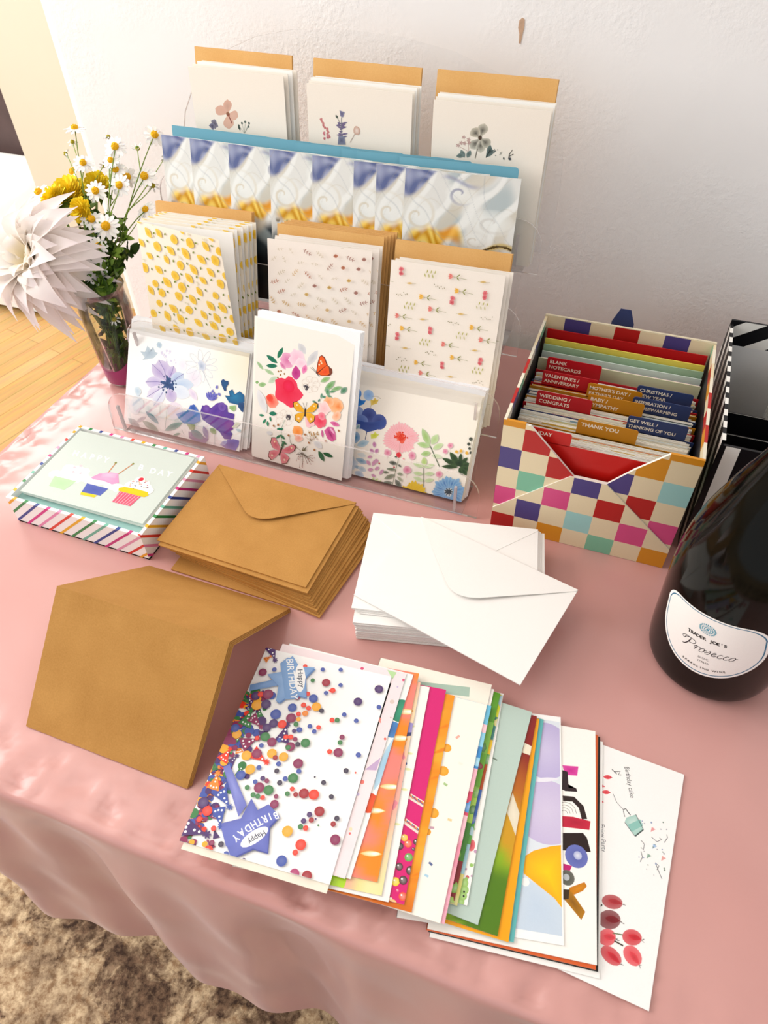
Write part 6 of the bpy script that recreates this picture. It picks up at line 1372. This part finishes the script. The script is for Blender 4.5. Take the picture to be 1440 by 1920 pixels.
# ------------------------------------------------------------------ glass jar of flowers
jb = unproj_z(240, 708, 0); JX, JY = float(jb[0]), float(jb[1]); JH = .146
jar = empty('glass_jar', Matrix.Translation((JX, JY, .0008))); tag(jar, 'clear glass jar with a magenta wavy bottom, full of flower stems', 'vase')
JG = acrylic('jar_glass', (.975, .985, .975), .9, .0); 
mb = MB(); mb.lathe([(.0, .002), (.026, .002), (.029, .006), (.0305, .03), (.0325, .075), (.0345, .118), (.0330, .128), (.0325, .138), (.0340, .146), (.0350, .1475), (.0335, .1480), (.0315, .138), (.0315, .128), (.0328, .118), (.0308, .075), (.0290, .03), (.0272, .008), (0, .006)], 'ffffff', 0, 56)
mb.build('glass_body', JG, jar)
mb = MB(); V = []; Fc = []; n = 56; m = 10
for j in range(m+1):
    for i in range(n):
        a = 2*math.pi*i/n; top = .034+.014*math.sin(a*2+2.4)+.007*math.sin(a*3+1); z = .0055+(top-.0055)*j/m; rr = .0278+(z-.0055)*.055; V.append((rr*math.cos(a), rr*math.sin(a), z))
for j in range(m):
    for i in range(n): Fc.append((j*n+i, j*n+(i+1) % n, (j+1)*n+(i+1) % n, (j+1)*n+i))
mb.faces(V, Fc, 'c94a90', 0, True); mb.faces([(.0277*math.cos(2*math.pi*i/n), .0277*math.sin(2*math.pi*i/n), .0072) for i in range(n)], [tuple(range(n))], 'b03a80')
mb.build('magenta_bottom', simple('magenta_glaze', 'c23f86', .35, 30, .05), jar)
JC = np.array([JX, JY, .10]); JD = float((JC-CAM) @ AF)
def at_depth(u, v, dd=0):
    """point seen at pixel u, v in the bouquet's own depth range"""
    d = AF+AR*(u-720)/F_PX-AU*(v-960)/F_PX; return Vector(CAM+d*(JD+dd))
G1, G2 = '6f8a2e', '8aa648'
r = random.Random(41)
def bez(a, b, c, n=9): return [a*(1-t)**2+b*2*t*(1-t)+c*t*t for t in [i/n for i in range(n+1)]]
def head(parent, P, nrm, R, bud=False, seed=0, name='flower_head', droop=.0):
    rr = random.Random(seed); nrm = Vector(nrm).normalized(); a = nrm.orthogonal().normalized(); b = nrm.cross(a)
    mb = MB(); n = 13 if not bud else 7; L = R*(1 if not bud else .75)
    for i in range(n):
        t = 2*math.pi*(i+rr.uniform(-.15, .15))/n; d = a*math.cos(t)+b*math.sin(t); s = nrm.cross(d); w = R*(.2 if not bud else .14); dr = droop+rr.uniform(-.12, .12)
        p0 = P+d*R*.30; 
        p1 = P+d*(R*.30+(L-R*.3)*.55)+nrm*(-dr*L*.3); p2 = P+d*L*rr.uniform(.92, 1.05)+nrm*(-dr*L)
        V = [p0-s*w*.45, p0+s*w*.45, p1+s*w, p2+s*w*.55, p2+d*R*.06, p2-s*w*.55, p1-s*w]
        mb.poly([tuple(q+nrm*.0002) for q in V], 'fdfdfb')
        mb.poly([tuple(q-nrm*.0001) for q in V[::-1]], 'f0f2ee')
    h = mb.build(name, PETAL, parent)
    mb = MB(); M = Matrix((a, b, nrm)).transposed(); q = .36 if not bud else .33
    mb.blobby(P+nrm*R*.08, R*q, 'efb41a' if not bud else 'a8a030', sq=(1, 1, .75), n=10, M=M)
    for i in range(26):
        ph, t = rr.uniform(.2, 1.5), rr.uniform(0, 6.28); d = a*math.cos(t)*math.cos(ph)+b*math.sin(t)*math.cos(ph)+nrm*math.sin(ph)*.75
        mb.blobby(P+nrm*R*.08+d*R*q, R*.05, 'f7c92c' if not bud else 'c9b83a', n=4)
    mb.build('disc', PETAL, h)
    mb = MB(); mb.blobby(P-nrm*R*.10, R*.24, G1, sq=(1, 1, .6), n=8, M=M); mb.build('calyx', LEAF, h)
def px(u, v): return u/3.555, 200+v/3.555
def leafmesh(mb, base, tip, w, col, nrm=None):
    base, tip = Vector(base), Vector(tip); d = (tip-base); s = d.cross(Vector(nrm) if nrm else Vector((AF[0], AF[1], AF[2]))).normalized()*w; up = d.cross(s).normalized()*w*.4
    m = base+d*.4; m2 = base+d*.72
    mb.poly([base, m+s+up, m2+s*.7, tip, m2-s*.7, m-s+up], col); 
def sprig_obj(label, heads, leaves=0, group='chamomile sprigs in the jar'):
    """one cut stem with its side shoots and flower heads"""
    o = empty('chamomile_sprig'); tag(o, label, 'flower', group)
    mb = MB(); b0 = Vector((JX+r.uniform(-.015, .015), JY+r.uniform(-.015, .015), .012)); pts = [at_depth(*px(h[0], h[1]), h[2]) for h in heads]
    main = max(range(len(pts)), key=lambda i: pts[i].z); top = pts[main]
    c = Vector((JX, JY, JH)); dr = (top-c); dr.z = 0; rim = c+dr.normalized()*min(.024, dr.length*.5)+Vector((r.uniform(-.006, .006), r.uniform(-.006, .006), 0))
    low = [b0*(1-t)+rim*t for t in (0, .25, .5, .75)]
    path = low+bez(rim, rim+(top-rim)*.5+Vector((0, 0, .02)), top, 10); mb.tube(path, .0011, G1, n=5, r2=.0007)
    for i, p in enumerate(pts):
        if i == main: continue
        cand = [q for q in path[5:] if q.z < p.z-.008] or [rim]; q = cand[-1] if r.random() < .6 else cand[max(0, len(cand)-3)]
        mb.tube(bez(q, (q+p)/2+Vector((0, 0, -.004))+(p-q)*.1, p, 7), .0008, G2, n=5, r2=.0005)
    mb.build('stem', LEAF, o)
    for i, h in enumerate(heads):
        n = Vector(h[4]) if len(h) > 4 else Vector((-AF[0], -AF[1], -AF[2]))+Vector((r.uniform(-.5, .5), r.uniform(-.5, .3), r.uniform(0, .6)))
        R = (h[3] if len(h) > 3 and h[3] else .0145); head(o, pts[i]+n.normalized()*.001, n, R, bud=R < .012, seed=int(h[0]), droop=.35 if R < .012 else .12)
    if leaves:
        mb = MB()
        for i in range(leaves):
            q = path[r.randrange(1, min(len(path), 10))]; d = Vector((r.uniform(-1, 1), r.uniform(-1, .6), r.uniform(-.1, 1))).normalized()
            if q.z < JH: q = q+Vector((0, 0, 0)); d.x *= .4; d.y *= .4
            for k_ in range(5):
                e = (d+Vector((r.uniform(-.6, .6), r.uniform(-.6, .6), r.uniform(-.5, .5)))).normalized(); L = r.uniform(.010, .022)*(1 if q.z > JH-.02 else .6); tip = q+e*L
                if tip.z < JH: 
                    v = Vector((tip.x-JX, tip.y-JY)); 
                    if v.length > .026: v = v.normalized()*.026; tip = Vector((JX+v.x, JY+v.y, tip.z))
                leafmesh(mb, q, tip, L*.2, ['4f6f22', '6a8a2c', '3f5c1e', '7c9a3a'][r.randrange(4)])
        mb.build('leaves', LEAF, o)
    return o
sprig_obj('tallest chamomile sprig at the left of the jar, orange-topped head at its tip', [(500, 150, .00, .0140, (0, 0, 1)), (485, 240, .01, .009), (445, 315, .0, .009, (-1, -.5, .3)), (555, 380, -.01, .0135), (690, 390, .02, .008, (1, -.3, -.4))])
sprig_obj('chamomile sprig low at the left in front of the cream wall strip', [(495, 435, .01, .0155, (-.6, -.6, .7)), (640, 565, -.02, .0145)])
sprig_obj('chamomile sprig with stacked heads rising at the centre of the bouquet', [(722, 208, .02, .009, (0, .5, 1)), (770, 270, -.01, .0150), (742, 322, .01, .011), (742, 362, -.005, .0125)])
sprig_obj('chamomile sprig right of centre with three close heads', [(775, 425, .0, .0135), (848, 470, .015, .0145, (.5, -.5, .6)), (800, 525, -.015, .0150)], 8)
sprig_obj('thin chamomile sprig at the upper right with a side-facing head and drooping buds', [(1028, 192, .02, .0150, (.7, -.4, .8)), (912, 270, .02, .0105, (.1, .3, -1)), (1100, 335, .02, .010, (.8, 0, -.2))])
sprig_obj('chamomile sprig at the right with two orange-yellow heads', [(965, 470, .01, .0165, (.2, -.5, .9)), (1020, 530, .02, .0115)], 5)
sprig_obj('short chamomile sprig at the lower right beside the lemon cards', [(975, 690, .01, .0135), (945, 725, .015, .009, (.2, .2, -1))], 6)
sprig_obj('chamomile sprig at the front centre with the largest white heads', [(710, 800, -.035, .0175, (-AF[0], -AF[1], -AF[2])), (610, 755, -.03, .0150), (655, 930, -.035, .0125), (625, 860, -.02, .011)], 14)
sprig_obj('low chamomile sprig overlapping the dahlia', [(510, 960, -.05, .0115), (565, 950, -.045, .0115)], 10)
sprig_obj('single wide-open chamomile just above the jar rim', [(633, 1108, -.04, .0165, (-AF[0], -AF[1], -AF[2]))], 14)
sprig_obj('single chamomile at the far left, above the white dahlia', [(262, 575, .0, .0155)])
sprig_obj('single small chamomile sunk inside the jar', [(767, 1425, .0, .0105)], 12)
def leafy(label, u, v, dd, n):
    o = empty('leafy_stem'); tag(o, label, 'foliage', 'leafy stems in the jar'); tip = at_depth(*px(u, v), dd); mb = MB(); b0 = Vector((JX+r.uniform(-.016, .016), JY+r.uniform(-.016, .016), .014)); rim = Vector((JX, JY, JH))+(tip-Vector((JX, JY, JH)))*.2; rim.z = JH
    path = [b0*(1-t)+rim*t for t in (0, .25, .5, .75)]+bez(rim, rim+(tip-rim)*.5, tip, 6); mb.tube(path, .0013, '5a7428', n=5, r2=.0008); mb.build('stem', LEAF, o); mb = MB()
    for i in range(n):
        q = path[r.randrange(1, len(path))]+Vector((r.uniform(-.004, .004), r.uniform(-.004, .004), r.uniform(-.006, .006))); e = Vector((r.uniform(-1, 1), r.uniform(-1, 1), r.uniform(-.4, .9))).normalized(); L = r.uniform(.012, .026); t2 = q+e*L
        if t2.z < JH+.004:
            w = Vector((t2.x-JX, t2.y-JY)); w = w.normalized()*min(w.length, .0265); t2 = Vector((JX+w.x, JY+w.y, t2.z)); 
        leafmesh(mb, q, t2, L*.22, ['3d5a1c', '4f6f22', '2f4718', '66862c'][r.randrange(4)], (r.uniform(-1, 1), r.uniform(-1, 1), r.uniform(-1, 1)))
    mb.build('leaves', LEAF, o)
leafy('leafy green stem leaning left in the jar, behind the low chamomile', 590, 720, -.02, 80); leafy('leafy green stem at the middle of the jar mouth', 720, 900, -.01, 110); leafy('leafy green stem leaning right in the jar, toward the lemon cards', 860, 980, .0, 90)
leafy('leafy green stem at the back of the jar', 700, 980, .02, 90); leafy('short leafy green stem at the front of the jar mouth', 700, 1090, -.03, 80)

leafy('leafy green stem filling the bouquet behind the largest chamomile heads', 640, 800, .0, 110); leafy('leafy green stem between the right-hand chamomile stems', 770, 800, .01, 90); leafy('leafy green stem low between jar rim and dahlia', 610, 1010, -.03, 100)

def ball_bloom(label, u, v, dd, R, nrm, seed):
    o = empty('yellow_chrysanthemum'); tag(o, label, 'flower', 'yellow chrysanthemums in the jar'); P = at_depth(*px(u, v), dd); rr = random.Random(seed); nrm = Vector(nrm).normalized(); a = nrm.orthogonal().normalized(); b = nrm.cross(a)
    rim = Vector((JX, JY, JH))+(P-Vector((JX, JY, JH)))*.15; rim.z = JH; mb = MB(); mb.tube([Vector((JX+rr.uniform(-.012, .012), JY, .014)), rim]+bez(rim, rim+(P-rim)*.5+Vector((0, 0, .015)), P, 6), .0016, '5a7428', n=6); mb.build('stem', LEAF, o)
    mb = MB()
    for i in range(150):
        t = i*2.399; q = (i/150)**.5; el = (1-q)*1.45+.02; d = (a*math.cos(t)+b*math.sin(t))*math.cos(el)+nrm*math.sin(el)*.8; p = P+d*R*rr.uniform(.75, 1.02); s = d.cross(nrm).normalized() if d.cross(nrm).length > .01 else a; w = R*.13; base = P+d*R*.3
        mb.poly([base-s*w*.4, base+s*w*.4, p+s*w-d*R*.06, p+nrm*R*.03, p-s*w-d*R*.06], mixc('f6d010', 'ffe63a', rr.random()))
    M = Matrix((a, b, nrm)).transposed(); mb.blobby(P, R*.6, 'eec40e', sq=(1, 1, .6), n=14, M=M); mb.build('bloom', PETAL, o)
    mb = MB()
    for i in range(6): e = (a*math.cos(i)+b*math.sin(i)-nrm*.6).normalized(); leafmesh(mb, P-nrm*R*.3, P-nrm*R*.3+e*R*1.1, R*.2, '4a641e')
    mb.build('sepals', LEAF, o)
ball_bloom('yellow chrysanthemum at the left of the bouquet, touching the dahlia', 370, 625, -.02, .0235, (-.5, -.4, .8), 1); ball_bloom('wide yellow chrysanthemum at the upper middle left of the bouquet', 470, 590, .0, .0290, (-.1, -.5, .9), 2)
ball_bloom('yellow chrysanthemum highest of the four, right of the wide one', 648, 525, .02, .0210, (.1, -.6, .8), 3); ball_bloom('small yellow chrysanthemum lowest of the four, behind the leaves', 545, 690, -.03, .0185, (0, -.8, .3), 4)

# big white dahlia
dh = empty('dahlia'); tag(dh, 'huge creamy white dahlia leaning out over the left of the jar', 'flower')
DP = at_depth(78, 492, -.05); DN = Vector((-.28, -.72, .62)).normalized(); da = DN.orthogonal().normalized(); db = DN.cross(da)
rim = Vector((JX-.026, JY-.012, JH)); mb = MB(); mb.tube([Vector((JX+.01, JY+.005, .014)), Vector((JX-.012, JY-.004, .09)), rim]+bez(rim, DP-DN*.05+Vector((.03, .0, .0)), DP-DN*.02, 6), .0028, '6f7a3a', n=8); mb.build('stem', LEAF, dh)
mb = MB(); rr = random.Random(12)
for ring, (n, L, el, w) in enumerate(((8, .016, 1.35, .005), (11, .026, 1.12, .007), (14, .040, .92, .010), (17, .054, .70, .0125), (20, .068, .48, .015), (22, .080, .24, .0165), (22, .089, 0, .0175), (20, .093, -.25, .0175), (16, .088, -.55, .016))):
    for i in range(n):
        t = 2*math.pi*(i+.5*(ring % 2)+rr.uniform(-.35, .35))/n; e = el+rr.uniform(-.28, .28); LL = L*rr.uniform(.82, 1.12); d0 = (da*math.cos(t)+db*math.sin(t)); s = DN.cross(d0).normalized(); ws = w*rr.uniform(.85, 1.15); tw = rr.uniform(-.5, .5); V = []; nn = 7
        base_c, mid_c, tip_c = ('efd98a' if ring < 4 else 'f5e8c4'), 'fcf8f4', ('f3e9ef' if ring > 3 else 'faf3e8')
        cols = []
        for j in range(nn+1):
            u = j/nn; ee = e+(.45-.9*u)*(.55 if ring < 6 else -.2)*(-1 if ring < 4 else 1)*.6; p = DP+(d0*math.cos(e)+DN*math.sin(e))*LL*u+DN*(LL*(.20+.1*tw)*math.sin(math.pi*u)*(1 if ring > 2 else -.5)-LL*(.10+.16*tw)*u*u*u); wd = ws*(math.sin(math.pi*(u*.90+.06))**.6)*(1 if u < .62 else max(.10, 1-((u-.62)/.38)**2.2))
            for sgn in (-1, -.55, 0, .55, 1):
                V.append(p+s*wd*sgn+DN*(sgn*sgn*wd*.42)+d0*(-sgn*sgn*wd*.1)+s*tw*.006*u*u); cols.append(mixc(base_c, mid_c, u/.45*(.6 if ring < 4 else 1)) if u < .45 else (mixc(mid_c, tip_c, max(0, (u-.5)*2))))
        b0 = len(mb.v); mb.v += [tuple(q) for q in V]
        for j in range(nn):
            for c in range(4):
                f = (j*5+c, j*5+c+1, (j+1)*5+c+1, (j+1)*5+c); mb.f.append(tuple(b0+x for x in f)); mb.c.append([cols[x] for x in f]); mb.m.append(0); mb.sm.append(True)
mb.build('petals', PETAL_T, dh)
mb = MB(); M = Matrix((da, db, DN)).transposed(); mb.blobby(DP+DN*.004, .012, 'e6d060', sq=(1, 1, .8), n=12, M=M); mb.build('center', PETAL, dh)

# small chip in the wall paint
p0 = unproj_y(977, 56, YW); mb = MB(); P = [(0, .012), (.003, .0105), (.0035, .004), (.0025, -.003), (.001, -.014), (-.001, -.013), (-.0015, -.004), (-.0035, .002), (-.003, .009)]
mb.prism(P, 'y', -.0006, .0002, 'c9a487'); o = mb.build('trim_1', simple('bare_plaster', 'c8a68a', .8, 200, .1), None, Matrix.Translation((float(p0[0]), YW, float(p0[2])))); struct(o)

# ------------------------------------------------------------------ lift everything onto the table height
for o in ALL_TOP: o.matrix_basis = Matrix.Translation((0, 0, TZ)) @ o.matrix_basis
